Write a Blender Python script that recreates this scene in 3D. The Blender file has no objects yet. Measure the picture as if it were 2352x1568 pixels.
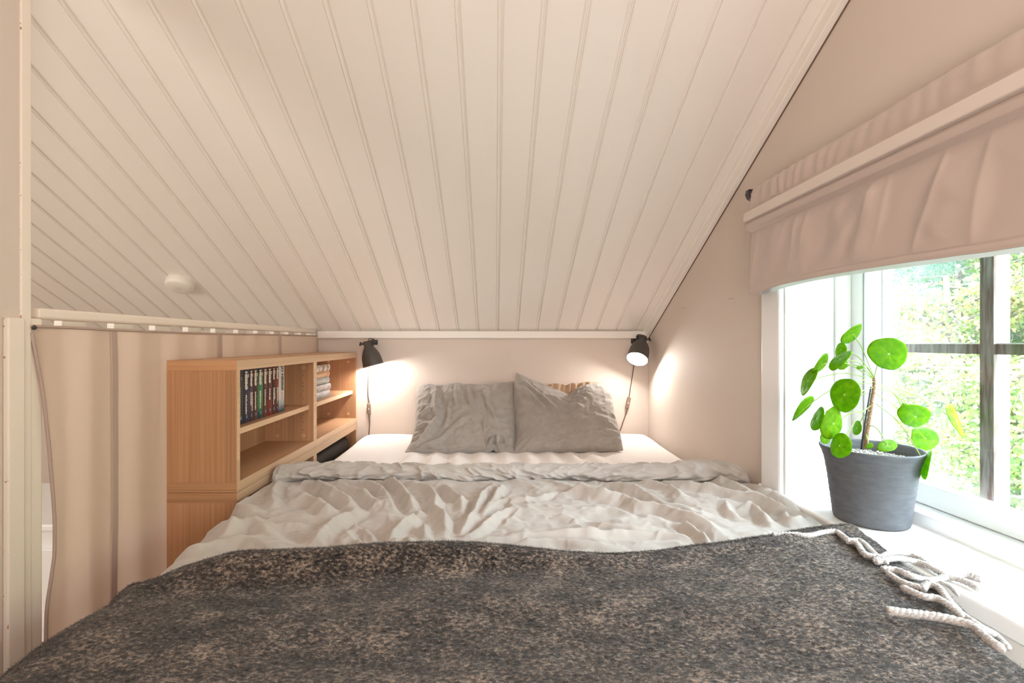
import bpy, math, random
import numpy as np
from mathutils import Vector, Matrix
R = math.radians
random.seed(7); rng = np.random.default_rng(7)
scene = bpy.context.scene
COL = scene.collection

# ---------------------------------------------------------------- camera, world, lights, exposure
F = 1114.0; CX, CY = 1137.0, 787.0; ZC = 1.07
cd = bpy.data.cameras.new('camera'); cam = bpy.data.objects.new('camera', cd); COL.objects.link(cam)
cd.sensor_width = 36; cd.lens = F / 2352 * 36; cd.clip_start = 0.02
cd.shift_x = 39.0 / 2352; cd.shift_y = 3.0 / 2352
cam.location = (0, 0, ZC); cam.rotation_euler = (R(90), 0, 0)
scene.camera = cam

w = bpy.data.worlds.new('sky'); scene.world = w; w.use_nodes = True
nt = w.node_tree; nt.nodes.clear()
wo = nt.nodes.new('ShaderNodeOutputWorld'); bg = nt.nodes.new('ShaderNodeBackground')
bg.inputs[0].default_value = (0.77, 0.865, 1.0, 1); bg.inputs[1].default_value = 29.0
nt.links.new(bg.outputs[0], wo.inputs[0])

scene.view_settings.view_transform = 'Standard'; scene.view_settings.look = 'None'
scene.view_settings.exposure = 0.36; scene.view_settings.gamma = 1.0
scene.view_settings.use_curve_mapping = False
scene.cycles.max_bounces = 10; scene.cycles.diffuse_bounces = 6
scene.cycles.transparent_max_bounces = 16
scene.cycles.caustics_reflective = False; scene.cycles.caustics_refractive = False

def light(name, kind, loc, energy, color, size=0.1, target=None, sizey=None, portal=False):
    l = bpy.data.lights.new(name, kind); o = bpy.data.objects.new(name, l); COL.objects.link(o)
    l.energy = energy; l.color = color; o.location = loc
    if kind == 'AREA':
        l.size = size
        if sizey: l.shape = 'RECTANGLE'; l.size_y = sizey
        else: l.shape = 'DISK'
        l.cycles.is_portal = portal
    else: l.shadow_soft_size = size
    if target is not None:
        o.rotation_euler = (Vector(target) - Vector(loc)).to_track_quat('-Z', 'Y').to_euler()
    return o
WARM = (1.0, 0.87, 0.78)
light('room_warm_fill', 'AREA', (-0.1, -0.9, 2.1), 13.5, WARM, 1.1, (0.0, 0.6, 0.9))  # unseen warm fill added behind the camera, no ceiling lamp modelled
light('ceiling_fill', 'AREA', (0.25, -0.42, 1.0), 11.5, (1.0, 0.88, 0.80), 0.5, (0.35, 1.6, 2.2))  # added fill aimed upward to brighten the planks, no floor lamp modelled
light('landing_fill', 'AREA', (-2.6, -0.6, 1.3), 30, (1.0, 0.93, 0.84), 1.2, (-2.0, 1.6, 1.4))  # added fill for the landing and the back of the curtain, no window modelled
light('window_daylight', 'AREA', (1.24, 0.80, 1.09), 1, (1, 1, 1), 1.2, (0, 0.80, 1.09), 0.9, portal=True)

# ---------------------------------------------------------------- helpers
def ray(px, py):
    return Vector(((px - CX) / F, 1.0, (CY - py) / F))
def onY(px, py, Y):
    d = ray(px, py); return Vector((d.x * Y, Y, ZC + d.z * Y))
def onZ(px, py, z):
    d = ray(px, py); Y = (z - ZC) / d.z; return Vector((d.x * Y, Y, z))
def onX(px, py, X):
    d = ray(px, py); Y = X / d.x; return Vector((X, Y, ZC + d.z * Y))

def new_mesh(verts, faces, smooth=False):
    me = bpy.data.meshes.new('m'); me.from_pydata([tuple(v) for v in verts], [], faces)
    if smooth: me.shade_smooth()
    me.update(); return me

class MB:
    def __init__(s): s.v = []; s.f = []
    def add(s, vs, fs):
        n = len(s.v); s.v += [tuple(v) for v in vs]; s.f += [tuple(i + n for i in f) for f in fs]; return s
    def box(s, a, b, M=None):
        x0, y0, z0 = a; x1, y1, z1 = b
        vs = [Vector(p) for p in ((x0,y0,z0),(x1,y0,z0),(x1,y1,z0),(x0,y1,z0),(x0,y0,z1),(x1,y0,z1),(x1,y1,z1),(x0,y1,z1))]
        if M is not None: vs = [M @ v for v in vs]
        return s.add(vs, [(3,2,1,0),(4,5,6,7),(0,1,5,4),(1,2,6,5),(2,3,7,6),(3,0,4,7)])
    def prism(s, pts, axis, a, b):
        n = len(pts)
        def P(p, t):
            return (t, p[0], p[1]) if axis == 0 else ((p[0], t, p[1]) if axis == 1 else (p[0], p[1], t))
        vs = [P(p, a) for p in pts] + [P(p, b) for p in pts]
        fs = [tuple(range(n))[::-1], tuple(range(n, 2*n))] + [(i, (i+1) % n, n + (i+1) % n, n + i) for i in range(n)]
        return s.add(vs, fs)
    def tube(s, pts, r, seg=8, caps=True):
        pts = [Vector(p) for p in pts]; n = len(pts)
        rr = r if hasattr(r, '__len__') else [r] * n
        vs = []; up = None
        for i, p in enumerate(pts):
            t = (pts[min(i+1, n-1)] - pts[max(i-1, 0)]).normalized()
            if up is None: up = t.orthogonal().normalized()
            up = (up - t * up.dot(t)); up = up.normalized() if up.length > 1e-6 else t.orthogonal().normalized()
            sd = t.cross(up)
            for k in range(seg):
                a = 2 * math.pi * k / seg
                vs.append(p + (up * math.cos(a) + sd * math.sin(a)) * rr[i])
        fs = [(i*seg + k, i*seg + (k+1) % seg, (i+1)*seg + (k+1) % seg, (i+1)*seg + k) for i in range(n-1) for k in range(seg)]
        if caps: fs += [tuple(range(seg))[::-1], tuple((n-1)*seg + k for k in range(seg))]
        return s.add(vs, fs)
    def lathe(s, prof, seg=32, M=None, closed=False):
        vs = []; m = len(prof)
        for k in range(seg):
            a = 2 * math.pi * k / seg
            for (r, z) in prof: vs.append(Vector((r*math.cos(a), r*math.sin(a), z)))
        if M is not None: vs = [M @ v for v in vs]
        fs = []
        for k in range(seg):
            k2 = (k+1) % seg
            for i in range(m - 1 + (1 if closed else 0)):
                j = (i+1) % m; fs.append((k*m+i, k2*m+i, k2*m+j, k*m+j))
        return s.add(vs, fs)
    def build(s, name, mat, parent=None, smooth=False, bevel=0.0, seg=2):
        me = new_mesh(s.v, s.f, smooth); return link(name, me, mat, parent, bevel, seg)

def link(name, me, mat, parent=None, bevel=0.0, seg=2):
    o = bpy.data.objects.new(name, me); COL.objects.link(o)
    if mat is not None and len(me.materials) == 0:
        me.materials.append(mat)
    if parent is not None: o.parent = parent
    if bevel:
        b = o.modifiers.new('bevel', 'BEVEL'); b.width = bevel; b.segments = seg; b.limit_method = 'ANGLE'; b.angle_limit = R(40)
    return o
def empty(name, loc=(0, 0, 0)):
    o = bpy.data.objects.new(name, None); o.empty_display_size = 0.05; COL.objects.link(o); o.location = loc; return o
def tag(o, label, cat, group=None):
    o['label'] = label; o['category'] = cat
    if group: o['group'] = group
    return o
def struct(o): o['kind'] = 'structure'; return o
def reroot(root):
    """move an Empty placed at its base while children keep world coordinates"""
    return root
def frame_from(z, x=None):
    z = Vector(z).normalized(); x = Vector(x) if x is not None else z.orthogonal()
    x = (x - z * x.dot(z)).normalized(); y = z.cross(x)
    return Matrix((x, y, z)).transposed().to_4x4()
def catmull(pts, n=6):
    P = [Vector(p) for p in pts]; P = [P[0]*2 - P[1]] + P + [P[-1]*2 - P[-2]]; out = []
    for i in range(1, len(P) - 2):
        for k in range(n):
            t = k / n
            out.append(0.5 * ((2*P[i]) + (P[i+1]-P[i-1])*t + (2*P[i-1]-5*P[i]+4*P[i+1]-P[i+2])*t*t + (3*P[i]-P[i-1]-3*P[i+1]+P[i+2])*t**3))
    out.append(P[-2]); return out

# numpy value noise
def vnoise(x, y, seed=0):
    g = np.random.default_rng(seed).random((256, 256))
    xi = np.floor(x).astype(int); yi = np.floor(y).astype(int)
    fx = x - xi; fy = y - yi; fx = fx*fx*(3-2*fx); fy = fy*fy*(3-2*fy)
    a = g[xi & 255, yi & 255]; b = g[(xi+1) & 255, yi & 255]; c = g[xi & 255, (yi+1) & 255]; d = g[(xi+1) & 255, (yi+1) & 255]
    return (a*(1-fx)+b*fx)*(1-fy) + (c*(1-fx)+d*fx)*fy
def fbm(x, y, seed=0, o=4):
    t = 0; amp = 1; s = 0
    for i in range(o):
        t = t + amp * (vnoise(x * 2**i + 13*i, y * 2**i + 7*i, seed+i) - .5); s += amp; amp *= .5
    return t / s * 2
def sstep(a, b, x):
    t = np.clip((x - a) / (b - a), 0, 1); return t*t*(3-2*t)
def ridge_field(X, Y, ridges):
    """ridges: list of (xy polyline, amplitude, width). Sharp crest with a soft skirt."""
    H = np.zeros_like(X)
    for pts, A, wd in ridges:
        pts = np.array(pts); best = np.full_like(X, 9.0); par = np.zeros_like(X)
        seg = np.hypot(*(pts[1:] - pts[:-1]).T); cum = np.concatenate([[0], np.cumsum(seg)]); L = cum[-1]
        for i in range(len(pts) - 1):
            p, q = pts[i], pts[i+1]; d = q - p; l2 = (d*d).sum() + 1e-12
            t = np.clip(((X-p[0])*d[0] + (Y-p[1])*d[1]) / l2, 0, 1)
            dist = np.hypot(X - p[0] - t*d[0], Y - p[1] - t*d[1]); m = dist < best
            best = np.where(m, dist, best); par = np.where(m, (cum[i] + t*seg[i]) / L, par)
        taper = np.clip(np.minimum(par, 1-par) * 5, 0.25, 1)
        q = best / wd
        H += A * taper * (np.exp(-(np.sqrt(q*q + .12) - .35)) * 1.0 - 0.35*np.exp(-(q-2.2)**2*1.2))
    return H
def grid_mesh(P, smooth=True, flip=False):
    nu, nv = P.shape[:2]; V = P.reshape(-1, 3)
    i = np.arange(nu-1)[:, None]*nv + np.arange(nv-1)[None, :]
    f = np.stack([i, i+nv, i+nv+1, i+1], -1).reshape(-1, 4)
    if flip: f = f[:, ::-1]
    me = bpy.data.meshes.new('m'); me.vertices.add(len(V)); me.vertices.foreach_set('co', V.astype(np.float32).ravel())
    me.loops.add(f.size); me.loops.foreach_set('vertex_index', f.astype(np.int32).ravel())
    me.polygons.add(len(f)); me.polygons.foreach_set('loop_start', (np.arange(len(f))*4).astype(np.int32))
    me.update(calc_edges=True)
    if smooth: me.shade_smooth()
    return me

# ---------------------------------------------------------------- materials
def mat(name, col, rough=0.6, bump=None, mottling=None, spec=0.4, translucent=0.0, sheen=0.0, metal=0.0, emit=None):
    m = bpy.data.materials.new(name); m.use_nodes = True; n = m.node_tree; p = n.nodes['Principled BSDF']
    p.inputs['Base Color'].default_value = (*col, 1); p.inputs['Roughness'].default_value = rough
    p.inputs['Specular IOR Level'].default_value = spec; p.inputs['Metallic'].default_value = metal
    if sheen: p.inputs['Sheen Weight'].default_value = sheen
    tc = n.nodes.new('ShaderNodeTexCoord')
    colour_out = None
    if mottling:
        sc, col2, scl = mottling           # noise scale (float or vec), second colour, contrast
        mp = n.nodes.new('ShaderNodeMapping'); mp.inputs['Scale'].default_value = sc if hasattr(sc, '__len__') else (sc, sc, sc)
        no = n.nodes.new('ShaderNodeTexNoise'); no.inputs['Scale'].default_value = 1; no.inputs['Detail'].default_value = 5
        cr = n.nodes.new('ShaderNodeValToRGB'); cr.color_ramp.elements[0].position = .5 - scl; cr.color_ramp.elements[1].position = .5 + scl
        cr.color_ramp.elements[0].color = (*col, 1); cr.color_ramp.elements[1].color = (*col2, 1)
        n.links.new(tc.outputs['Object'], mp.inputs[0]); n.links.new(mp.outputs[0], no.inputs[0]); n.links.new(no.outputs[0], cr.inputs[0])
        n.links.new(cr.outputs[0], p.inputs['Base Color']); colour_out = cr.outputs[0]
    if bump:
        sc, st, dist = bump
        mp = n.nodes.new('ShaderNodeMapping'); mp.inputs['Scale'].default_value = sc if hasattr(sc, '__len__') else (sc, sc, sc)
        no = n.nodes.new('ShaderNodeTexNoise'); no.inputs['Scale'].default_value = 1; no.inputs['Detail'].default_value = 3
        bp = n.nodes.new('ShaderNodeBump'); bp.inputs['Strength'].default_value = st; bp.inputs['Distance'].default_value = dist
        n.links.new(tc.outputs['Object'], mp.inputs[0]); n.links.new(mp.outputs[0], no.inputs[0]); n.links.new(no.outputs[0], bp.inputs['Height'])
        n.links.new(bp.outputs[0], p.inputs['Normal'])
    if translucent:
        tr = n.nodes.new('ShaderNodeBsdfTranslucent'); mx = n.nodes.new('ShaderNodeMixShader'); mx.inputs[0].default_value = translucent
        if colour_out is not None: n.links.new(colour_out, tr.inputs[0])
        else: tr.inputs[0].default_value = (*col, 1)
        n.links.new(p.outputs[0], mx.inputs[1]); n.links.new(tr.outputs[0], mx.inputs[2])
        n.links.new(mx.outputs[0], n.nodes['Material Output'].inputs[0])
    if emit:
        p.inputs['Emission Color'].default_value = (*emit[0], 1); p.inputs['Emission Strength'].default_value = emit[1]
    return m

def wood_mat(name, base, dark, axis):
    """oak veneer: fine grain stretched along an axis, with wide boards of slightly different tone"""
    m = bpy.data.materials.new(name); m.use_nodes = True; n = m.node_tree; p = n.nodes['Principled BSDF']
    p.inputs['Roughness'].default_value = .5; p.inputs['Specular IOR Level'].default_value = .3
    tc = n.nodes.new('ShaderNodeTexCoord')
    def mapped(s):
        mp = n.nodes.new('ShaderNodeMapping'); mp.inputs['Scale'].default_value = s; n.links.new(tc.outputs['Object'], mp.inputs[0]); return mp
    a = [330, 330, 330]; a[axis] = 2.2
    g = n.nodes.new('ShaderNodeTexNoise'); g.inputs['Scale'].default_value = 1; g.inputs['Detail'].default_value = 2; n.links.new(mapped(a).outputs[0], g.inputs[0])
    b = [9, 9, 9]; b[axis] = .01
    v = n.nodes.new('ShaderNodeTexVoronoi'); v.inputs['Scale'].default_value = 1; n.links.new(mapped(b).outputs[0], v.inputs[0])
    cr = n.nodes.new('ShaderNodeValToRGB'); cr.color_ramp.elements[0].position = .3; cr.color_ramp.elements[1].position = .68
    cr.color_ramp.elements[0].color = (*dark, 1); cr.color_ramp.elements[1].color = (*base, 1)
    n.links.new(g.outputs[0], cr.inputs[0])
    sp = n.nodes.new('ShaderNodeSeparateColor'); n.links.new(v.outputs['Color'], sp.inputs[0])
    mr = n.nodes.new('ShaderNodeMapRange'); mr.inputs[3].default_value = .74; mr.inputs[4].default_value = 1.1; n.links.new(sp.outputs[0], mr.inputs[0])
    mx = n.nodes.new('ShaderNodeMix'); mx.data_type = 'RGBA'; mx.blend_type = 'MULTIPLY'; mx.inputs[0].default_value = 1
    n.links.new(cr.outputs[0], mx.inputs[6]); n.links.new(mr.outputs[0], mx.inputs[7]); n.links.new(mx.outputs[2], p.inputs['Base Color'])
    bp = n.nodes.new('ShaderNodeBump'); bp.inputs['Strength'].default_value = .15; bp.inputs['Distance'].default_value = .0006
    n.links.new(g.outputs[0], bp.inputs['Height']); n.links.new(bp.outputs[0], p.inputs['Normal'])
    return m

def chipped_paint(name, col, chip, edges, width=.0016):
    """white paint worn to brown primer in ragged patches along given Y positions"""
    m = mat(name, col, .5); n = m.node_tree; p = n.nodes['Principled BSDF']
    g = n.nodes.new('ShaderNodeNewGeometry'); sx = n.nodes.new('ShaderNodeSeparateXYZ'); n.links.new(g.outputs['Position'], sx.inputs[0])
    no = n.nodes.new('ShaderNodeTexNoise'); no.inputs['Scale'].default_value = 34; no.inputs['Detail'].default_value = 8; no.inputs['Roughness'].default_value = .75
    n.links.new(g.outputs['Position'], no.inputs[0])
    acc = None
    for e in edges:
        s = n.nodes.new('ShaderNodeMath'); s.operation = 'SUBTRACT'; s.inputs[1].default_value = e; n.links.new(sx.outputs[1], s.inputs[0])
        a = n.nodes.new('ShaderNodeMath'); a.operation = 'ABSOLUTE'; n.links.new(s.outputs[0], a.inputs[0])
        d = n.nodes.new('ShaderNodeMapRange'); d.inputs[1].default_value = 0; d.inputs[2].default_value = width * 1.6; d.inputs[3].default_value = .60; d.inputs[4].default_value = .80
        n.links.new(a.outputs[0], d.inputs[0])
        c = n.nodes.new('ShaderNodeMath'); c.operation = 'GREATER_THAN'; n.links.new(no.outputs[0], c.inputs[0]); n.links.new(d.outputs[0], c.inputs[1])
        if acc is None: acc = c.outputs[0]
        else:
            q = n.nodes.new('ShaderNodeMath'); q.operation = 'MAXIMUM'; n.links.new(acc, q.inputs[0]); n.links.new(c.outputs[0], q.inputs[1]); acc = q.outputs[0]
    mx = n.nodes.new('ShaderNodeMix'); mx.data_type = 'RGBA'; mx.inputs[6].default_value = (*col, 1); mx.inputs[7].default_value = (*chip, 1)
    n.links.new(acc, mx.inputs[0]); n.links.new(mx.outputs[2], p.inputs['Base Color'])
    return m

M = {}
M['wall'] = mat('painted_wall', (.63, .55, .485), .75, bump=((60, 60, 25), .12, .002))
M['plank'] = mat('painted_plank', (.83, .79, .74), .42, bump=((120, 6, 120), .03, .0004))
M['trim'] = mat('painted_trim', (.82, .78, .73), .45, bump=(90, .06, .001))
M['backing'] = mat('dark_gap', (.16, .10, .07), .9)
M['white'] = mat('white_gloss', (.86, .87, .88), .35, bump=(30, .04, .001))
M['sillwhite'] = mat('sill_paint', (.88, .88, .88), .30, bump=((8, 60, 60), .05, .001))
M['oak'] = wood_mat('oak_side', (.55, .305, .165), (.44, .225, .112), 2)
M['oakY'] = wood_mat('oak_along', (.58, .35, .20), (.48, .27, .145), 1)
M['oakLit'] = wood_mat('oak_lit_edge', (.74, .52, .345), (.60, .39, .24), 1)  # paler copy of the oak: light on the front edges put into the colour
M['oakX'] = wood_mat('oak_across', (.56, .315, .17), (.45, .23, .115), 0)
M['cam'] = mat('cam_fitting', (.62, .42, .27), .4)
M['camslot'] = mat('cam_slot', (.10, .06, .03), .6)
M['steel'] = mat('steel', (.6, .6, .6), .25, metal=1)
M['linen'] = mat('linen_grey', (.42, .385, .355), .9, bump=((900, 900, 900), .25, .0006), mottling=((30, 30, 30), (.49, .455, .42), .25), sheen=.3, spec=.1)
M['pillow'] = mat('pillow_linen', (.32, .29, .26), .9, bump=((900, 900, 900), .3, .0006), mottling=((30, 30, 30), (.38, .35, .318), .25), sheen=.3, spec=.1)
M['sheet'] = mat('white_sheet', (.86, .82, .80), .85, bump=((700, 700, 700), .12, .0005), sheen=.2, spec=.1)
M['curtain'] = mat('curtain_cotton', (.76, .63, .54), .9, bump=((1200, 1200, 1200), .3, .0005), translucent=.42, spec=.1)
M['seam'] = mat('curtain_seam', (.52, .40, .35), .9, bump=((1200, 1200, 400), .3, .0005), translucent=.15, spec=.1)
M['blind'] = mat('blind_satin', (.56, .455, .40), .36, bump=((700, 700, 700), .08, .0004), translucent=.12, spec=.45, sheen=.3)
M['blindband'] = mat('blind_band', (.68, .60, .54), .5, bump=((700, 700, 700), .08, .0004), spec=.3)
M['lining'] = mat('blind_lining', (.72, .72, .74), .8, translucent=.25)
M['black'] = mat('black_metal', (.045, .04, .038), .42, spec=.5)
M['shade'] = mat('dark_grey_enamel', (.075, .065, .058), .5, bump=((400, 400, 400), .1, .0004))
M['shadein'] = mat('shade_inner_white', (.9, .88, .85), .4)
M['bulb'] = mat('bulb_glow', (1, 1, 1), .5, emit=((1.0, .93, .84), 14))
M['cable'] = mat('brown_cable', (.10, .06, .04), .5)
M['switch'] = mat('brown_switch', (.22, .15, .11), .4)
M['plastic'] = mat('detector_plastic', (.78, .74, .68), .4)
M['pot'] = mat('grey_stoneware', (.075, .077, .085), .6, bump=((12, 12, 240), .3, .001), mottling=((40, 40, 110), (.125, .127, .14), .3))
M['soil'] = mat('potting_soil', (.10, .08, .07), .95, mottling=(300, (.45, .42, .40), .2))
M['grit'] = mat('pale_grit', (.55, .52, .49), .9)
M['stem'] = mat('woody_stem', (.20, .11, .06), .8, bump=(400, .8, .002), mottling=(300, (.45, .30, .20), .2))
M['petiole'] = mat('petiole_green', (.36, .52, .13), .45, translucent=.3)
M['brownwood'] = mat('weathered_wood', (.085, .045, .032), .8, bump=((200, 200, 20), .4, .001), mottling=((120, 120, 12), (.24, .21, .19), .16))
M['bark'] = mat('grey_bark', (.07, .055, .045), .9, mottling=(30, (.16, .13, .11), .2))
M['bedbase'] = mat('bed_base_fabric', (.35, .32, .30), .9)
M['floor'] = wood_mat('floor_wood', (.50, .33, .20), (.36, .22, .12), 1)

def leaf_mat():
    m = bpy.data.materials.new('coin_leaf'); m.use_nodes = True; n = m.node_tree; p = n.nodes['Principled BSDF']
    uv = n.nodes.new('ShaderNodeUVMap'); ln = n.nodes.new('ShaderNodeVectorMath'); ln.operation = 'LENGTH'; n.links.new(uv.outputs[0], ln.inputs[0])
    no = n.nodes.new('ShaderNodeTexNoise'); no.inputs['Scale'].default_value = 2.5; no.inputs['Detail'].default_value = 3; n.links.new(uv.outputs[0], no.inputs[0])
    cr = n.nodes.new('ShaderNodeValToRGB'); e = cr.color_ramp.elements; e[0].position = .35; e[0].color = (.13, .36, .002, 1); e[1].position = .68; e[1].color = (.26, .50, .006, 1)
    n.links.new(no.outputs[0], cr.inputs[0])
    dr = n.nodes.new('ShaderNodeValToRGB'); d = dr.color_ramp.elements; d[0].position = .03; d[0].color = (1, 1, 1, 1); d[1].position = .09; d[1].color = (0, 0, 0, 1)
    n.links.new(ln.outputs['Value'], dr.inputs[0])
    mx = n.nodes.new('ShaderNodeMix'); mx.data_type = 'RGBA'; mx.inputs[7].default_value = (.62, .72, .35, 1)
    n.links.new(dr.outputs[0], mx.inputs[0]); n.links.new(cr.outputs[0], mx.inputs[6]); n.links.new(mx.outputs[2], p.inputs['Base Color'])
    p.inputs['Roughness'].default_value = .42; p.inputs['Specular IOR Level'].default_value = .2
    tr = n.nodes.new('ShaderNodeBsdfTranslucent'); ms = n.nodes.new('ShaderNodeMixShader'); ms.inputs[0].default_value = .5
    n.links.new(mx.outputs[2], tr.inputs[0]); n.links.new(p.outputs[0], ms.inputs[1]); n.links.new(tr.outputs[0], ms.inputs[2])
    n.links.new(ms.outputs[0], n.nodes['Material Output'].inputs[0]); return m
M['leaf'] = leaf_mat()

def glass_mat():
    m = bpy.data.materials.new('window_glass'); m.use_nodes = True; n = m.node_tree; n.nodes.remove(n.nodes['Principled BSDF'])
    t = n.nodes.new('ShaderNodeBsdfTransparent'); t.inputs[0].default_value = (.97, .99, .98, 1)
    g = n.nodes.new('ShaderNodeBsdfGlossy'); g.inputs['Roughness'].default_value = .01
    fr = n.nodes.new('ShaderNodeLayerWeight'); fr.inputs[0].default_value = .5; pw = n.nodes.new('ShaderNodeMath'); pw.operation = 'POWER'; pw.inputs[1].default_value = 4.5
    n.links.new(fr.outputs['Facing'], pw.inputs[0]); sc_ = n.nodes.new('ShaderNodeMath'); sc_.operation = 'MULTIPLY_ADD'; sc_.inputs[1].default_value = .6; sc_.inputs[2].default_value = .03; n.links.new(pw.outputs[0], sc_.inputs[0])
    mx = n.nodes.new('ShaderNodeMixShader'); n.links.new(sc_.outputs[0], mx.inputs[0]); n.links.new(t.outputs[0], mx.inputs[1]); n.links.new(g.outputs[0], mx.inputs[2])
    n.links.new(mx.outputs[0], n.nodes['Material Output'].inputs[0]); return m
M['glass'] = glass_mat()

def wool_mat(name, lo, mid, hi, scale=210):
    m = bpy.data.materials.new(name); m.use_nodes = True; n = m.node_tree; p = n.nodes['Principled BSDF']
    p.inputs['Roughness'].default_value = .95; p.inputs['Specular IOR Level'].default_value = .05; p.inputs['Sheen Weight'].default_value = .25
    g = n.nodes.new('ShaderNodeNewGeometry'); mp = n.nodes.new('ShaderNodeMapping'); mp.inputs['Scale'].default_value = (.62, 1, 1); n.links.new(g.outputs['Position'], mp.inputs[0])
    a = n.nodes.new('ShaderNodeTexNoise'); a.inputs['Scale'].default_value = scale; a.inputs['Detail'].default_value = 6; a.inputs['Roughness'].default_value = .7; n.links.new(mp.outputs[0], a.inputs[0])
    b = n.nodes.new('ShaderNodeTexNoise'); b.inputs['Scale'].default_value = 22; b.inputs['Detail'].default_value = 4; n.links.new(mp.outputs[0], b.inputs[0])
    ad = n.nodes.new('ShaderNodeMath'); ad.operation = 'MULTIPLY_ADD'; ad.inputs[1].default_value = .30; n.links.new(b.outputs[0], ad.inputs[0]); n.links.new(a.outputs[0], ad.inputs[2])
    cr = n.nodes.new('ShaderNodeValToRGB'); e = cr.color_ramp.elements; e[0].position = .53; e[0].color = (*lo, 1); e[1].position = .82; e[1].color = (*hi, 1)
    k = e.new(.665); k.color = (*mid, 1)
    n.links.new(ad.outputs[0], cr.inputs[0]); n.links.new(cr.outputs[0], p.inputs['Base Color'])
    bp = n.nodes.new('ShaderNodeBump'); bp.inputs['Strength'].default_value = .8; bp.inputs['Distance'].default_value = .004
    n.links.new(a.outputs[0], bp.inputs['Height']); n.links.new(bp.outputs[0], p.inputs['Normal']); return m
M['wool'] = wool_mat('wool_dark', (.006, .006, .007), (.064, .050, .042), (.34, .26, .205))
M['fuzz'] = wool_mat('wool_fuzz', (.012, .012, .013), (.070, .062, .057), (.32, .27, .235))
M['tassel'] = wool_mat('wool_tassel', (.36, .32, .30), (.60, .56, .53), (.76, .73, .71), 400)

# ---------------------------------------------------------------- structure
YW, XR, XL = 2.60, 0.82, -0.945
CO = 1.07 + .08; TS = .5224                      # ceiling: z = CO + TS*(2.57-Y)
def ceil_z(Y): return CO + TS * (2.57 - Y)
th = math.atan(TS)
YF = -3.0; YR = -0.35                            # rear wall, ridge

struct(MB().box((-3.4, YF, -.05), (1.0, YW, 0)).build('floor', M['floor']))
struct(MB().box((-3.4, YW, -.05), (1.0, YW + .1, 1.6)).build('wall_back', M['wall']))
struct(MB().box((-3.4, YF - .1, -.05), (1.0, YF, 3.2)).build('wall_front', M['wall']))
struct(MB().box((-3.5, YF, -.05), (-3.4, YW, 3.2)).build('wall_landing', M['white']))
# left partition wall up to the opening
struct(MB().prism([(YF, 0), (.964, 0), (.964, ceil_z(.964)), (YR, ceil_z(YR)), (YF, ceil_z(YR) - TS * (YR - YF))], 0, XL - .09, XL).build('wall_left', M['wall']))
# right gable wall with window opening (four solids in one mesh)
WY0, WY1, WZ0, WZ1 = .22, 1.37, .607, 1.42
r = MB(); top = lambda Y: ceil_z(Y) + .06 if Y > YR else ceil_z(YR) - TS * (YR - Y) + .06
r.prism([(WY1, 0), (YW, 0), (YW, top(YW)), (WY1, top(WY1))], 0, XR, 1.05); r.prism([(1.455, 0), (YW, 0), (YW, top(YW)), (1.455, top(1.455))], 0, 1.05, 1.16)
r.prism([(YF, 0), (WY0, 0), (WY0, top(WY0)), (YR, top(YR)), (YF, top(YF))], 0, XR, 1.16)
r.box((XR, WY0, 0), (1.16, WY1, WZ0)); r.prism([(WY0, WZ1), (WY1, WZ1), (WY1, top(WY1)), (WY0, top(WY0))], 0, XR, 1.16)
struct(r.build('wall_right', M['wall']))

# ceiling: backing + tongue-and-groove planks
c = MB(); zr = ceil_z(YR)
def slab(y0, z0, y1, z1): c.prism([(y0, z0 + .02), (y1, z1 + .02), (y1, z1 + .08), (y0, z0 + .08)], 0, -3.4, XR + .34)
slab(YW + .1, ceil_z(YW + .1), YR, zr); slab(YR, zr, YF - .1, zr - TS * (YR - YF + .1))
ceiling = struct(c.build('ceiling', M['backing']))
PW = .105
prof = [(0, .0012), (.0015, 0), (.0885, 0), (.0897, .0022), (.0908, .0008), (.0925, -.0012), (.0955, -.0014), (.0975, .0004), (.1000, .0060), (.1035, .0060), (.1040, .0012), (PW, .0012), (PW, .016), (0, .016)]
def plank_mesh(width_limit=PW, L=1.0):
    pr = [(min(x, width_limit), h) for x, h in prof]; mb = MB(); n = len(pr)
    vs = [(x, 0, h) for x, h in pr] + [(x, L, h) for x, h in pr]
    fs = [tuple(range(n)), tuple(range(n, 2*n))[::-1]] + [(i, n+i, n+(i+1) % n, (i+1) % n) for i in range(n)]
    return mb.add(vs, fs)
Ls = (YW - YR) / math.cos(th)
pm = new_mesh(*(lambda m_: (m_.v, m_.f))(plank_mesh(PW, Ls))); pm.materials.append(M['plank'])
pm2 = new_mesh(*(lambda m_: (m_.v, m_.f))(plank_mesh(.060, Ls))); pm2.materials.append(M['plank'])
X0 = onY(1143, 752, 2.58).x - .0975
# local axes: x -> +X, y -> up the slope (-Y,+Z), z -> out of the room
ax = Vector((1, 0, 0)); ay = Vector((0, -math.cos(th), math.sin(th))); az = Vector((0, math.sin(th), math.cos(th)))
for k in range(-31, 9):
    o = bpy.data.objects.new('plank', pm if k < 8 else pm2); COL.objects.link(o); o.parent = ceiling
    x = X0 + k * PW + .0 
    Mx = Matrix((ax, ay, az)).transposed().to_4x4(); Mx.translation = Vector((x, YW, ceil_z(YW) + random.uniform(-.0004, .0006)))
    o.matrix_world = Mx
# rear slope planks (behind the camera) as one part
b = MB()
for k in range(-30, 8): b.prism([(YR, zr), (YF, zr - TS*(YR-YF)), (YF, zr - TS*(YR-YF) + .014), (YR, zr + .014)], 0, X0 + k*PW, X0 + k*PW + .098)
o = b.build('rear_planks', M['plank'], ceiling); o['kind'] = 'stuff'

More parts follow.
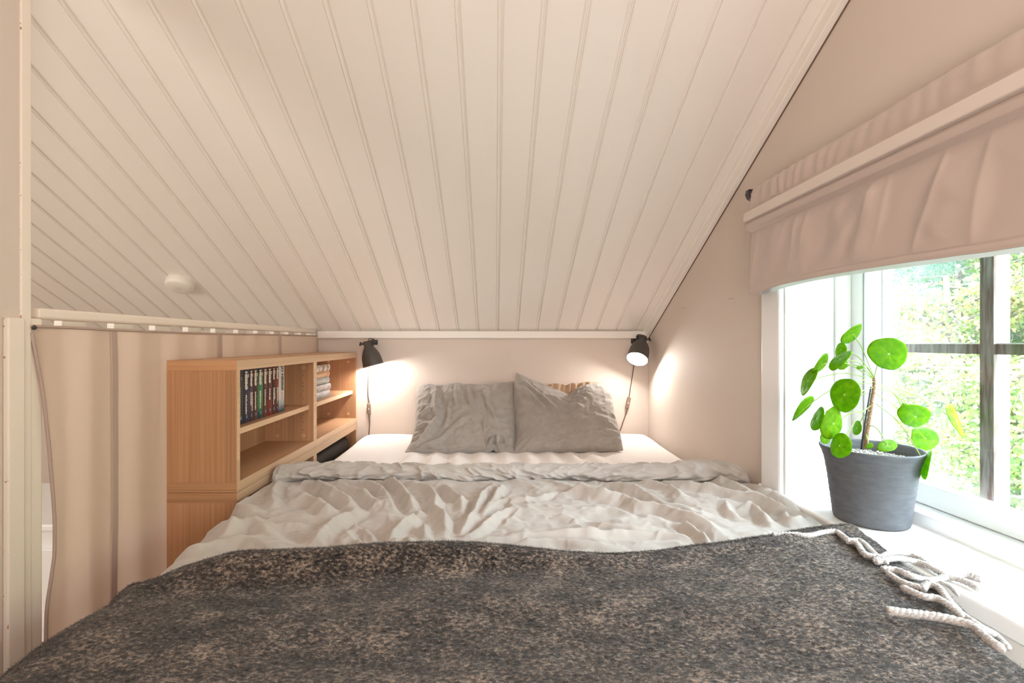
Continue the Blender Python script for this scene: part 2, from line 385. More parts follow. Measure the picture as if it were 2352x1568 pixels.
# trims along the ceiling
t = MB().box((XL, YW - .022, ceil_z(YW) - .040), (XR, YW, ceil_z(YW) - .002))
struct(t.build('trim_1', M['trim'], bevel=.003))
def slope_strip(x0, x1, h0, h1, ya, yb):
    mb = MB(); pts = [(x0, h0), (x1, h0), (x1, h1), (x0, h1)]; vs = []
    for Y in (ya, yb):
        for x, h in pts: vs.append((x, Y, ceil_z(Y) - h))
    mb.add(vs, [(0, 1, 2, 3), (7, 6, 5, 4), (0, 4, 5, 1), (1, 5, 6, 2), (2, 6, 7, 3), (3, 7, 4, 0)]); return mb
struct(slope_strip(XR - .022, XR, -.004, .046, YW - .003, YR).build('trim_2', M['trim'], bevel=.003))
struct(slope_strip(XR - .030, XR - .018, -.004, .012, YW - .003, YR).build('trim_3', M['trim'], bevel=.002))
struct(slope_strip(XR - .003, XR, .046, .049, YW - .003, YR).build('cornice_gap_strip', M['backing']))  # dark strip standing for the shaded gap line under the cornice

# post, casing and board at the left opening
chip = (.34, .13, .05); paint = (.80, .72, .64)
struct(MB().box((XL - .045, .964, 0), (XL + .004, .985, ceil_z(.975) + .02)).build('trim_5', chipped_paint('chipped_casing', paint, chip, (.9642, .985)), bevel=.002))
struct(MB().box((XL - .05, .9852, 0), (XL + .001, 1.012, ZC + .05)).build('trim_6', chipped_paint('chipped_post', paint, chip, (.9856,)), bevel=.003))
struct(MB().box((XL + .0005, .930, 0), (XL + .012, .9635, ZC + .049)).build('trim_7', chipped_paint('chipped_board', paint, chip, (.9305,)), bevel=.0025))
# railing
rail = tag(empty('railing', (XL - .03, 1.8, 0)), 'cream painted railing carrying the beige curtain along the open side of the bed', 'railing')
def under(root, mb, name, m, **kw):
    o = mb.build(name, m, root, **kw); o.matrix_parent_inverse = Matrix.Translation(-Vector(root.location)); return o
under(rail, MB().box((XL - .040, 1.012, ZC + .050), (XL - .006, YW - .02, ZC + .073)), 'handrail', chipped_paint('chipped_rail', paint, chip, (1.02,), .006), bevel=.006, seg=3)
under(rail, MB().box((XL - .050, 1.012, .08), (XL - .02, YW - .02, .14)), 'bottom_rail', M['trim'], bevel=.003)
y = 1.095
while y < YW - .08:
    under(rail, MB().box((XL - .052, y, .14), (XL - .032, y + .066, ZC + .05)), 'baluster', M['trim'], bevel=.002); y += .150
under(rail, MB().box((XL - .05, YW - .045, 0), (XL - .005, YW, ZC + .05)), 'end_post', M['trim'], bevel=.003)

# ---- window
CAS = MB().box((XR - .018, WY1, .620), (XR, WY1 + .095, WZ1 + .06)); CAS.box((XR - .018, WY0 - .095, .620), (XR, WY0, WZ1 + .06)); CAS.box((XR - .018, WY0, WZ1), (XR, WY1, WZ1 + .06))
win = struct(empty('window_1', (XR, .8, .642)))
under(win, CAS, 'casing', M['white'], bevel=.007, seg=3)
XF = .996
rv = MB().box((XR - .002, WY1 - .004, .64), (1.049, WY1 + .002, WZ1)); rv.box((XR - .002, WY0 - .002, .64), (1.16, WY0 + .004, WZ1)); rv.box((XR, WY0, WZ1 - .004), (1.16, WY1, WZ1 + .002))
under(win, rv, 'reveal_lining', M['white'])
under(win, MB().box((.955, WY1 - .016, .642), (XF, WY1 - .004, WZ1)), 'reveal_stop', M['white'], bevel=.004)
under(win, MB().box((XF, WY1 - .055, .642), (1.048, WY1 - .0045, WZ1 - .004)).box((1.05, 1.440, .60), (1.16, 1.456, WZ1 + .1)).box((XF, WY0 + .0045, .642), (1.14, WY0 + .05, WZ1 - .004)), 'frame', M['white'], bevel=.004)
under(win, MB().box((XF, WY0 + .05, .630), (1.14, WY1 - .055, .672)).box((XF, WY0 + .05, WZ1 - .05), (1.14, WY1 - .055, WZ1 - .004)), 'frame_sill', M['white'], bevel=.004)
under(win, MB().box((XF + .004, .755, .672), (1.10, .815, WZ1 - .05)), 'mullion', M['white'], bevel=.004)
under(win, MB().box((XF + .002, 1.3125, .672), (XF + .006, 1.3150, WZ1 - .05)).box((XF - .003, WY1 - .0075, .642), (XF - .0005, WY1 - .004, WZ1)).box((1.0481, 1.3135, .674), (1.0500, 1.3160, WZ1 - .05)), 'gap_shade_strip', mat('gap_shade_grey', (.22, .22, .23), .7))  # strips coloured dark to stand for the shade in the frame's gaps
def casement(y0, y1):
    X1, X2 = 1.050, 1.084; z0, z1 = .674, WZ1 - .052
    cm = under(win, MB().box((X1, y0, z0), (X2, y0 + .03, z1)).box((X1, y1 - .03, z0), (X2, y1, z1)).box((X1, y0 + .03, z0), (X2, y1 - .03, z0 + .052)).box((X1, y0 + .03, z1 - .05), (X2, y1 - .03, z1)), 'casement', M['white'], bevel=.004)
    g = MB().box((1.066, y0 + .028, z0 + .05), (1.069, y1 - .028, z1 - .045)).build('glass_pane', M['glass'], cm)
    g.matrix_parent_inverse = Matrix.Identity(4)
    return cm
casement(.815, WY1 - .008); casement(WY0 + .045, .755)
XO = 1.12
def storm(y0, y1, ym, zm):
    z0, z1 = .66, WZ1 - .03; X1, X2 = XO - .004, XO + .034
    f = under(win, MB().box((X1, y0, z0), (X2, y0 + .03, z1)).box((X1, y1 - .012, z0), (X2, y1, z1)).box((X1, y0, z0), (X2, y1, z0 + .028)).box((X1, y0, z1 - .04), (X2, y1, z1)), 'storm_casement', M['white'], bevel=.002)
    mv = MB().box((X1 - .004, ym - .0155, z0 + .028), (X1 + .004, ym + .0155, z1 - .04)).build('muntin', M['brownwood'], f)
    MB().box((X1 + .004, ym - .010, z0 + .028), (X2, ym + .022, z1 - .04)).build('muntin', M['white'], f)
    MB().box((X1 - .003, y0 + .03, zm - .0115), (X1 + .004, ym - .0155, zm + .0115)).build('muntin', M['brownwood'], f)
    MB().box((X1 - .003, ym + .0155, zm - .0115), (X1 + .004, y1 - .012, zm + .0115)).build('muntin', M['brownwood'], f)
    MB().box((X1 + .004, y0 + .03, zm - .009), (X2, y1 - .012, zm + .014)).build('muntin', M['white'], f)
    xs = X1 + .012
    for ya, yb in ((y0 + .028, ym - .010), (ym + .022, y1 - .010)):
        for za, zb in ((z0 + .026, zm - .009), (zm + .014, z1 - .038)):
            MB().box((xs, ya, za), (xs + .003, yb, zb)).build('glass_pane', M['glass'], f)
storm(.80, 1.42, 1.097, ZC - .0145)
storm(.20, .77, .48, ZC - .0145)
sl = MB(); n0 = [(XF + .002, .607), (XF + .002, .642)] + [(.806 - .006*math.sin(a) , .636 + .006*math.cos(a)) for a in (0, .5, 1.0, 1.57)] + [(.800, .612), (.806, .607)]
sl.prism(n0, 1, WY0 - .11, WY1 + .0)
sl.prism([(XR - .0, .607), (XR - .0, .642), (.806, .642), (.800, .634), (.800, .612), (.806, .607)], 1, WY1, WY1 + .11)
under(win, sl, 'window_sill', M['sillwhite'])
under(win, MB().box((XR - .014, WY0 - .08, .55), (XR, WY1 + .08, .607)), 'apron', M['trim'], bevel=.002)

# landing: white panelled cupboard seen through the gap by the post
cb = tag(empty('panelled_chest', (-1.6, 1.95, 0)), 'white panelled chest on the landing glimpsed through the gap beside the curtain', 'chest')
under(cb, MB().box((-2.1, 1.73, .002), (-1.15, 2.2, .405)), 'body', M['white'], bevel=.004)
under(cb, MB().box((-2.12, 1.705, .405), (-1.13, 2.22, .430)), 'lid', M['white'], bevel=.006)
for xx in (-2.05, -1.74, -1.43):
    under(cb, MB().box((xx, 1.718, .05), (xx + .25, 1.73, .34)), 'front_panel', M['white'], bevel=.005)

# ---------------------------------------------------------------- bookcase units
def cabinet(label, y0, z0, h, shelfz=None, name='shelf_unit'):
    L, D, T, S = .604, .202, .029, .0165
    root = tag(empty(name, (-.841, y0 + L/2, z0)), label, 'shelf unit', 'oak veneer shelf units beside the bed')
    xf, xb = -.739, -.739 - D; y1 = y0 + L - .0005; z1 = z0 + h - .0005; z0 += .0005
    U = lambda mb, nm, m, **k: under(root, mb, nm, m, **k)
    U(MB().box((xb, y0, z1 - T), (xf, y1, z1)), 'top_panel', M['oakY'], bevel=.0006, seg=1)
    U(MB().box((xb, y0, z0), (xf, y1, z0 + T)), 'bottom_panel', M['oakY'], bevel=.0006, seg=1)
    for ya in (y0, y1 - S):
        U(MB().box((xb, ya, z0 + T), (xf, ya + S, z1 - T)), 'side_panel', M['oak'], bevel=.0006, seg=1)
    U(MB().box((xb, y0 + S, z0 + T), (xb + .006, y1 - S, z1 - T)), 'back_panel', M['oak'])
    if shelfz: U(MB().box((xb + .006, y0 + S + .0005, shelfz - .018), (xf - .018, y1 - S - .0005, shelfz)), 'shelf', M['oakY'], bevel=.0006, seg=1)
    yi = y1 - S
    for xx in (xf - .042, xb + .055):
        for zz in (z0 + T + .022, z1 - T - .022):
            cmf = MB().lathe([(0, 0), (.0062, 0), (.0066, .0008), (.0062, .0016), (0, .0016)], 16, Matrix.Translation((xx, yi - .0004, zz)) @ Matrix.Rotation(R(90), 4, 'X'))
            q = U(cmf, 'cam_fitting', M['cam'])
            s = MB().box((xx - .0008, yi - .0024, zz - .0035), (xx + .0008, yi - .0019, zz + .0035)).build('slot', M['camslot'], q)
    hl = MB(); zz = z0 + T + .045
    while zz < z1 - T - .04:
        for xx in (xf - .042, xb + .055): hl.lathe([(0, .0003), (.0019, .0003), (.0019, 0), (0, 0)], 8, Matrix.Translation((xx, yi - .0001, zz)) @ Matrix.Rotation(R(90), 4, 'X'))
        zz += .032
    o = U(hl, 'pin_holes', M['camslot']); o['kind'] = 'stuff'
    if z0 > .5:
        U(MB().lathe([(0, .004), (.002, .004), (.003, .003), (.003, 0)], 12, Matrix.Translation((xf - .042, yi, shelfz + .075)) @ Matrix.Rotation(R(90), 4, 'X')), 'shelf_pin', M['steel'])
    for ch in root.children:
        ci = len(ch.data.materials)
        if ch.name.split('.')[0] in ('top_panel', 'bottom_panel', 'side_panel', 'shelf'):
            ch.data.materials.append(M['oakLit'])
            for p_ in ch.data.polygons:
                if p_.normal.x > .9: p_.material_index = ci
        ci = len(ch.data.materials)
        if ch.name.split('.')[0] in ('top_panel', 'bottom_panel'):
            ch.data.materials.append(M['oakX'])
            for p_ in ch.data.polygons:
                if abs(p_.normal.y) > .9: p_.material_index = ci
    return root
Y0 = 1.390; YM = Y0 + .604
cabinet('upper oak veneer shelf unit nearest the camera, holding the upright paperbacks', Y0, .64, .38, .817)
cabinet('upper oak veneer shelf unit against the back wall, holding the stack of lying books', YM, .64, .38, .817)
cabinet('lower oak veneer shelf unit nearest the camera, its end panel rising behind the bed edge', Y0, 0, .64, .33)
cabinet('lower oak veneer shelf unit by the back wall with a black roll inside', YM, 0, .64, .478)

# black rolled bag in the lower far unit
rb = MB(); rp = []
for i in range(9): a = i / 8 * math.pi / 2; rp.append((.054 - .012 * (1 - math.sin(a)), .012 * (1 - math.cos(a))))
rp = [(0, 0)] + [(.042 + .012*math.sin(a), .012 - .012*math.cos(a)) for a in [i/6*math.pi/2 for i in range(7)]]
rp = rp + [(r_, .50 - z_) for r_, z_ in rp[::-1]]
rb.lathe(rp, 32, Matrix.Translation((-.812, 2.03, .5385)) @ Matrix.Rotation(R(-90), 4, 'X'))
o = rb.build('bolster', mat('black_cloth', (.018, .015, .013), .55, bump=(200, .3, .001)), smooth=True)
tag(o, 'black rolled cushion lying in the low shelf opening behind the bed', 'cushion')

# ---------------------------------------------------------------- books
def text_mesh(body, size, maxlen, maxh, bold=.0):
    cu = bpy.data.curves.new('t', 'FONT'); cu.body = body; cu.size = size; cu.offset = bold; cu.align_x = 'LEFT'; cu.resolution_u = 2; cu.space_line = .95
    o = bpy.data.objects.new('t', cu); COL.objects.link(o)
    bpy.context.view_layer.update()
    me = bpy.data.meshes.new_from_object(o); bpy.data.objects.remove(o)
    co = np.array([v.co[:] for v in me.vertices]); mn, mx = co.min(0), co.max(0)
    s = ((maxlen) / (mx[0]-mn[0]), maxh / (mx[1]-mn[1]))
    for v in me.vertices: v.co = ((v.co.x - mn[0]) * s[0], (v.co.y - mn[1]) * s[1], 0)
    return me
def put_text(parent, me, m, zt, yb, x):
    # reads downwards on a spine that faces +X
    for v in me.vertices:
        a, b_, _ = v.co; v.co = (x, yb + b_, zt - a)
    me.materials.append(m); o = link('spine_lettering', me, None, parent); return o
cream = mat('lettering_cream', (.75, .66, .55), .5); redl = mat('lettering_red', (.55, .05, .04), .5); inkl = mat('lettering_ink', (.03, .03, .035), .5)
logo = mat('publisher_mark', (.10, .20, .28), .5); pages = mat('page_block', (.62, .47, .32), .9, bump=((10, 10, 900), .5, .0006))
XS = -.785; ZS = .8175
ys = [1.482] + [1114 * .785 / (1137 - p) for p in (559.9, 573.2, 582.3, 593.1, 604.8, 615, 625.7, 633.7, 641, 653.8)]
books = [
 ((.030, .024, .022), (.05, .04, .035), 'JO', 'PANSARHJÄRTA', 'black paperback partly hidden by the near side panel'),
 ((.030, .028, .045), (.035, .035, .055), 'JO\nNESBØ', 'FRÄLSAREN', 'thick charcoal blue paperback, second in the upright row from the near end'),
 ((.045, .030, .050), (.11, .07, .12), 'JO\nNESBØ', 'FLADDERMUS\nMANNEN', 'slim paperback with a violet tinted spine'),
 ((.085, .030, .022), (.05, .022, .02), 'JO\nNESBØ', 'SNÖMANNEN', 'maroon paperback between the violet and the green spines'),
 ((.015, .035, .035), (.05, .22, .06), 'JO\nNESBØ', 'SMÄRTANS HUS', 'dark teal paperback with a bright green band on its spine'),
 ((.11, .036, .02), (.06, .022, .015), 'JO\nNESBØ', 'RÖDHAKE', 'rust brown paperback directly right of the green one'),
 ((.09, .022, .015), (.16, .028, .015), 'JO\nNESBØ', 'POLIS', 'brown paperback with a red patch at the foot of its spine'),
 ((.085, .028, .018), (.03, .015, .015), 'JO\nNESBØ', 'KACKER\nLACKORNA', 'narrow brown paperback with a two line title'),
 ((.10, .022, .018), (.26, .035, .018), 'JO\nNESBØ', 'DJÄVULS\nSTJÄRNAN', 'slim paperback with a flame red spine beside the white one'),
 ((.62, .58, .54), (.03, .06, .07), 'JO NESBØ', 'KNIV', 'white paperback fading to dark blue, last of the upright row'),
]
def spine_mat(i, c1, c2):
    m = bpy.data.materials.new('spine'); m.use_nodes = True; n = m.node_tree; p = n.nodes['Principled BSDF']; p.inputs['Roughness'].default_value = .5; p.inputs['Specular IOR Level'].default_value = .15
    g = n.nodes.new('ShaderNodeNewGeometry'); sx = n.nodes.new('ShaderNodeSeparateXYZ'); n.links.new(g.outputs['Position'], sx.inputs[0])
    no = n.nodes.new('ShaderNodeTexNoise'); no.inputs['Scale'].default_value = 45; n.links.new(g.outputs['Position'], no.inputs[0])
    mr = n.nodes.new('ShaderNodeMapRange'); mr.inputs[1].default_value = ZS; mr.inputs[2].default_value = ZS + .18; n.links.new(sx.outputs[2], mr.inputs[0])
    ad = n.nodes.new('ShaderNodeMath'); ad.operation = 'MULTIPLY_ADD'; ad.inputs[1].default_value = .3 if i != 9 else .05; n.links.new(no.outputs[0], ad.inputs[0]); n.links.new(mr.outputs[0], ad.inputs[2])
    cr = n.nodes.new('ShaderNodeValToRGB'); e = cr.color_ramp.elements
    if i == 9: st = [(.04, c2), (.16, (.25, .33, .38)), (.34, c1)]
    elif i == 6: st = [(.10, (.20, .015, .012)), (.38, c2), (.52, c1)]
    elif i == 8: st = [(.12, (.10, .02, .02)), (.55, c1), (.72, c2), (.95, (.14, .03, .02))]
    elif i == 4: st = [(.2, (.02, .05, .06)), (.50, c2), (.85, (.05, .16, .09)), (1.0, c1)]
    else: st = [(.25, c1), (.55, c2), (.95, c1)]
    e[0].position, e[0].color = st[0][0], (*st[0][1], 1); e[1].position, e[1].color = st[-1][0], (*st[-1][1], 1)
    for q in st[1:-1]: k = e.new(q[0]); k.color = (*q[1], 1)
    n.links.new(ad.outputs[0], cr.inputs[0]); n.links.new(cr.outputs[0], p.inputs['Base Color']); return m
for i, (c1, c2, au, ti, lab) in enumerate(books):
    y0, y1 = ys[i] + .0006, ys[i+1] - .0006; wd = y1 - y0; H = .176 if i < 9 else .1795; dp = .115; ym = (y0+y1)/2
    root = tag(empty('paperback', (XS - dp/2, ym, ZS)), lab, 'book', 'paperbacks standing on the oak shelf')
    # cover: rounded spine, front and back boards
    pts = [(XS - dp, y0), (XS - .003, y0), (XS - .0008, y0 + .0015), (XS, y0 + wd*.3), (XS, y0 + wd*.7), (XS - .0008, y1 - .0015), (XS - .003, y1), (XS - dp, y1),
           (XS - dp, y1 - .0006), (XS - .004, y1 - .0006), (XS - .004, y0 + .0006), (XS - dp, y0 + .0006)]
    under(root, MB().prism(pts, 2, ZS, ZS + H), 'cover', spine_mat(i, c1, c2))
    under(root, MB().box((XS - dp + .001, y0 + .0007, ZS + .0004), (XS - .0041, y1 - .0007, ZS + H - .0006)), 'pages', pages)
    xt = XS + .0003; zt = ZS + H
    kids = []
    if i == 0: kids = [(text_mesh('JO', .02, .010, .006), cream, zt - .030, y0 + wd*.5), (text_mesh(ti, .01, .10, .006), cream, zt - .062, y0 + wd*.25)]
    elif i == 9: kids = [(text_mesh('JO NESBØ', .02, .092, wd*.56, .0010), inkl, zt - .011, y0 + wd*.24), (text_mesh('KNIV', .02, .024, wd*.34), redl, zt - .109, y0 + wd*.34)]
    else:
        n1 = 'NESBØ'; k = 1.0 if i not in (7, 8) else .8
        kids = [(text_mesh('JO', .02, .012, wd*.24, .0010), cream, zt - .022, y0 + wd*.66), (text_mesh(n1, .02, .050 * k + (.008 if i == 1 else 0), wd*.48, .0012), cream, zt - .014, y0 + wd*.18)]
        two = '\n' in ti
        kids.append((text_mesh(ti, .01, min(.060, .0078 * max(len(q) for q in ti.split('\n'))), wd * (.62 if two else .32), .0005), cream, zt - (.083 if i != 1 else .088), y0 + wd * (.18 if two else .26)))
    for me, m_, z_, y_ in kids:
        o = put_text(root, me, m_, z_, y_, xt); o.matrix_parent_inverse = Matrix.Translation(-Vector(root.location))
    if i == 9: under(root, MB().lathe([(0, .0004), (.0042, .0004), (.0042, 0)], 16, Matrix.Translation((XS, ym, ZS + .018)) @ Matrix.Rotation(R(90), 4, 'Y')), 'publisher_mark', redl)
    else: under(root, MB().box((XS - .0002, ym - wd*.12, ZS + .014), (XS + .0004, ym + wd*.12, ZS + .024)), 'publisher_mark', logo)

# five lying books in the far unit (spine toward the bed)
ly = [((.26, .25, .25), (.40, .38, .36), 'grey cloth book at the bottom of the lying stack', .0305), ((.24, .20, .18), (.40, .34, .31), 'grey brown book with pale lettering, second from the bottom of the stack', .031),
      ((.28, .31, .33), (.40, .36, .32), 'blue grey book in the middle of the lying stack', .031), ((.55, .27, .12), (.62, .42, .26), 'orange and cream book below the topmost in the stack', .028), ((.62, .54, .46), (.20, .08, .05), 'white book with a rust brown edge on top of the lying stack', .030)]
zz = ZS
for i, (c1, c2, lab, hh) in enumerate(ly):
    xo = random.uniform(-.004, .004); y0 = 2.105 + random.uniform(-.004, .004); Lb = .212; dp = .118; xs = -.790 + xo
    root = tag(empty('hardback', (xs - dp/2, y0 + Lb/2, zz)), lab, 'book', 'books lying in a stack on the far shelf')
    n_ = 8; arc = [(xs + .004 * math.sin(math.pi * k / n_), zz + .0003 + (hh - .0006) * k / n_) for k in range(n_ + 1)]
    pts = [(xs - dp, zz + .0003)] + arc + [(xs - dp, zz + hh - .0003), (xs - dp, zz + hh - .0025)] + [(x_ - .003, zz + .0025 + (hh - .005) * (1 - k / n_)) for k, (x_, z_) in enumerate(arc)] + [(xs - dp, zz + .0025)]
    m_ = mat('hardback_cover', c1, .5, mottling=((60, 22, 60), c2, .12)) if i != 4 else mat('hardback_cover', c1, .5, mottling=((40, 40, 14), c2, .05))
    cv = MB(); n = len(pts)
    vs = [(x_, y0, z_) for x_, z_ in pts] + [(x_, y0 + Lb, z_) for x_, z_ in pts]
    cv.add(vs, [tuple(range(n)), tuple(range(n, 2*n))[::-1]] + [(k, n + k, n + (k+1) % n, (k+1) % n) for k in range(n)])
    under(root, cv, 'cover', m_)
    under(root, MB().box((xs - dp + .002, y0 + .002, zz + .0026), (xs - .001, y0 + Lb - .002, zz + hh - .0026)), 'pages', pages)
    if i in (0, 1, 2, 3):
        pl = MB()
        for k in range(9):
            a0 = y0 + .045 + k * .014 + random.uniform(-.002, .002); pl.box((xs + .0034, a0, zz + hh*.32), (xs + .0042, a0 + .008, zz + hh*(.52 + .1*random.random())))
        under(root, pl, 'spine_tooling', mat('spine_print', tuple(min(1, q*1.25) for q in c2), .5))
    zz += hh + .0003

# ---------------------------------------------------------------- bed
bed = tag(empty('bed', (0.05, 1.45, 0)), 'low double bed with a white fitted sheet filling the alcove under the sloping ceiling', 'bed')
under(bed, MB().box((-.64, .42, .04), (.66, 2.57, .36)), 'bed_base', M['bedbase'], bevel=.02, seg=3)
for xx in (-.6, .58):
    for yy in (.5, 2.48): under(bed, MB().box((xx, yy, 0), (xx + .05, yy + .05, .04)), 'leg', M['black'])
def soft_cross(s, xl, xr, rl, rr):
    """arc-length parameter across the bed -> x, dz, normal (rounded edges then vertical drop)"""
    x = s.copy(); dz = np.zeros_like(s); nx = np.zeros_like(s); nz = np.ones_like(s)
    for sgn, e, r_ in ((-1, -xl, rl), (1, xr, rr)):
        q = sgn * s - (e - r_); a = np.clip(q / r_, 0, math.pi/2); m = q > 0
        drop = np.clip(q - r_ * math.pi/2, 0, None)
        x = np.where(m, sgn * (e - r_ + r_ * np.sin(a)), x); dz = np.where(m, -(r_ - r_ * np.cos(a)) - drop, dz)
        nx = np.where(m, sgn * np.sin(a), nx); nz = np.where(m, np.cos(a), nz)
    return x, dz, nx, nz
# mattress + sheet
def xleftm(Y): return -(.665 + .045 * sstep(.95, 1.3, Y))
s = np.linspace(-.98, .95, 240); v = np.linspace(0, 1, 260)
S, V = np.meshgrid(s, v, indexing='ij')
x, dz, nx, nz = soft_cross(S, xleftm(.42 + V * 2.16), .68 + .12 * sstep(.8, 1.05, .42 + V * 2.16), .075, .05)
YY = .42 + V * 2.16
dzy = np.where(YY > 2.50, -(.08 - np.sqrt(np.clip(.08**2 - (YY - 2.50)**2, 0, None))), 0)
hh = .003 * fbm(S*3, YY*3, 3) + .011 * np.exp(-((YY - 1.95)/.16)**2) * np.sin(S * 62 + 3*fbm(S*2, YY*2, 5)) * sstep(-.55, -.3, S) * (1 - sstep(.35, .6, S)) + .010*np.exp(-((S+.55)/.16)**2 - ((YY-2.45)/.12)**2) + .010*np.exp(-((S-.66)/.15)**2 - ((YY-2.45)/.12)**2)
P = np.stack([x + nx*hh, YY, .592 + dz + dzy + nz*hh], -1)
me = grid_mesh(P, flip=False); me.materials.append(M['sheet'])
mt = link('mattress', me, None, bed); mt.matrix_parent_inverse = Matrix.Translation(-Vector(bed.location))
mt['label'] = 'mattress under a white fitted sheet'

def xleft(Y, a, b_): return -(b_ + (a - b_) * sstep(.90, 1.25, Y))
# duvet
def c1(x, y): return (300 + x/2.613, 1030 + y/2.613)
def c2(x, y): return (1100 + x/2.613, 1030 + y/2.613)
def zbase(X): return .624 + .018 * sstep(.30, .80, X)
RR = [
 (c1, [(1070,190),(1180,250),(1280,300),(1370,360)], 1.3, 1.0), (c1, [(1370,360),(1290,400),(1220,440),(1150,520),(1080,590)], 1.2, 1.1),
 (c1, [(1160,200),(1300,240),(1400,280),(1480,330),(1520,400)], 1.2, 1.0), (c1, [(1500,180),(1580,210),(1650,280),(1690,350),(1730,390)], 1.5, .9),
 (c1, [(1330,190),(1440,210),(1520,260),(1560,330),(1600,400)], 1.1, .9), (c1, [(960,280),(1060,300),(1150,340),(1210,400)], 1.0, .9),
 (c1, [(900,180),(860,240),(850,300),(880,350)], .9, .8), (c1, [(520,410),(620,480),(740,440),(830,520),(920,570),(1080,580)], 1.0, 1.1),
 (c1, [(350,540),(370,600),(560,560),(700,540),(820,600),(960,640)], 1.0, 1.0), (c1, [(560,640),(760,640),(900,660),(1000,680)], .8, .8),
 (c1, [(1270,480),(1340,560),(1430,610),(1480,610)], 1.0, .8), (c1, [(1300,460),(1400,500),(1480,560)], .9, .7), (c1, [(1230,520),(1270,580),(1290,640)], .8, .7),
 (c1, [(1700,200),(1780,230),(1830,290),(1830,360),(1880,400),(1890,470),(1900,530)], 1.2, .7), (c1, [(1870,200),(1920,250),(1980,300),(1990,370)], 1.0, .7),
 (c1, [(2190,200),(2120,270),(2080,340),(2040,420),(1960,520)], 1.1, .6), (c1, [(2240,200),(2200,270),(2140,340),(2080,420)], 1.0, .6),
 (c1, [(2300,330),(2200,400),(2100,470),(1960,540)], .8, .6), (c1, [(1730,400),(1640,460),(1590,510),(1540,560)], 1.2, .8), (c1, [(1760,450),(1770,540)], .8, .5),
 (c1, [(700,250),(640,330),(720,360),(850,370)], .8, 1.0), (c1, [(640,460),(560,520),(480,540)], .7, .9), (c1, [(1090,440),(900,440),(760,430)], .5, .6),
 (c1, [(1560,560),(1640,540),(1700,560)], .7, .5), (c1, [(1710,548),(1900,548)], .6, .35), (c1, [(1900,550),(2350,520)], .5, .4),
 (c2, [(480,190),(560,240),(700,280),(860,300),(960,340),(1090,360),(1220,410),(1330,450),(1420,500),(1530,560)], 1.2, 1.0),
 (c2, [(700,190),(820,220),(950,260),(1100,330),(1230,360),(1330,400)], 1.1, .9), (c2, [(930,190),(1060,220),(1170,270),(1240,320)], 1.0, .9),
 (c2, [(1130,200),(1270,240),(1400,270),(1560,310),(1700,350),(1800,390),(1900,410),(2000,440)], 1.1, .9), (c2, [(1350,190),(1480,230),(1600,290),(1760,370)], 1.0, .9),
 (c2, [(1640,200),(1700,260),(1790,330),(1900,370),(2020,400)], 1.2, 1.0), (c2, [(460,260),(640,260),(800,300)], .8, .8), (c2, [(120,490),(300,480),(460,470),(640,490)], .6, .5),
 (c2, [(140,580),(400,550),(640,575),(900,590)], .7, .5), (c2, [(0,540),(200,510),(400,500),(700,500),(1000,500),(1200,520),(1350,570)], .8, .6),
 (c2, [(620,410),(760,450),(940,470),(1150,480)], .7, .7), (c2, [(1580,390),(1640,370),(1700,440),(1760,480)], 1.0, .6), (c2, [(1850,420),(1840,460),(1900,480),(1960,450)], 1.0, .6),
 (c2, [(1480,340),(1500,400),(1600,440)], .8, .6), (c2, [(0,420),(60,370),(130,300),(200,280)], .8, .6), (c2, [(160,300),(330,290),(470,250)], .5, .5), (c2, [(1200,450),(1290,500),(1400,590)], .8, .6),
]
ridges = []
for cf, pts, A, wd in RR:
    pp = [onZ(*cf(*p), .630) for p in pts]; pp = catmull([(p.x, p.y, 0) for p in pp], 4)
    ridges.append(([(p.x, p.y) for p in pp], .0185 * A, .0155 * wd))
def fine(X, Y):
    a = X + .05*fbm(X*5, Y*5, 21); b_ = Y + .05*fbm(X*5, Y*5, 22)
    n1 = 1 - np.abs(fbm(a*9 + b_*3, b_*6 - a*2, 31, 3)); n2 = 1 - np.abs(fbm(a*20, b_*24, 41, 3))
    return .010 * (n1**3 - .6) + .0046 * (n2**3 - .6)
def yroll(X): return 1.605 - .085 * sstep(.25, .80, X) + .006*np.sin(X*9)
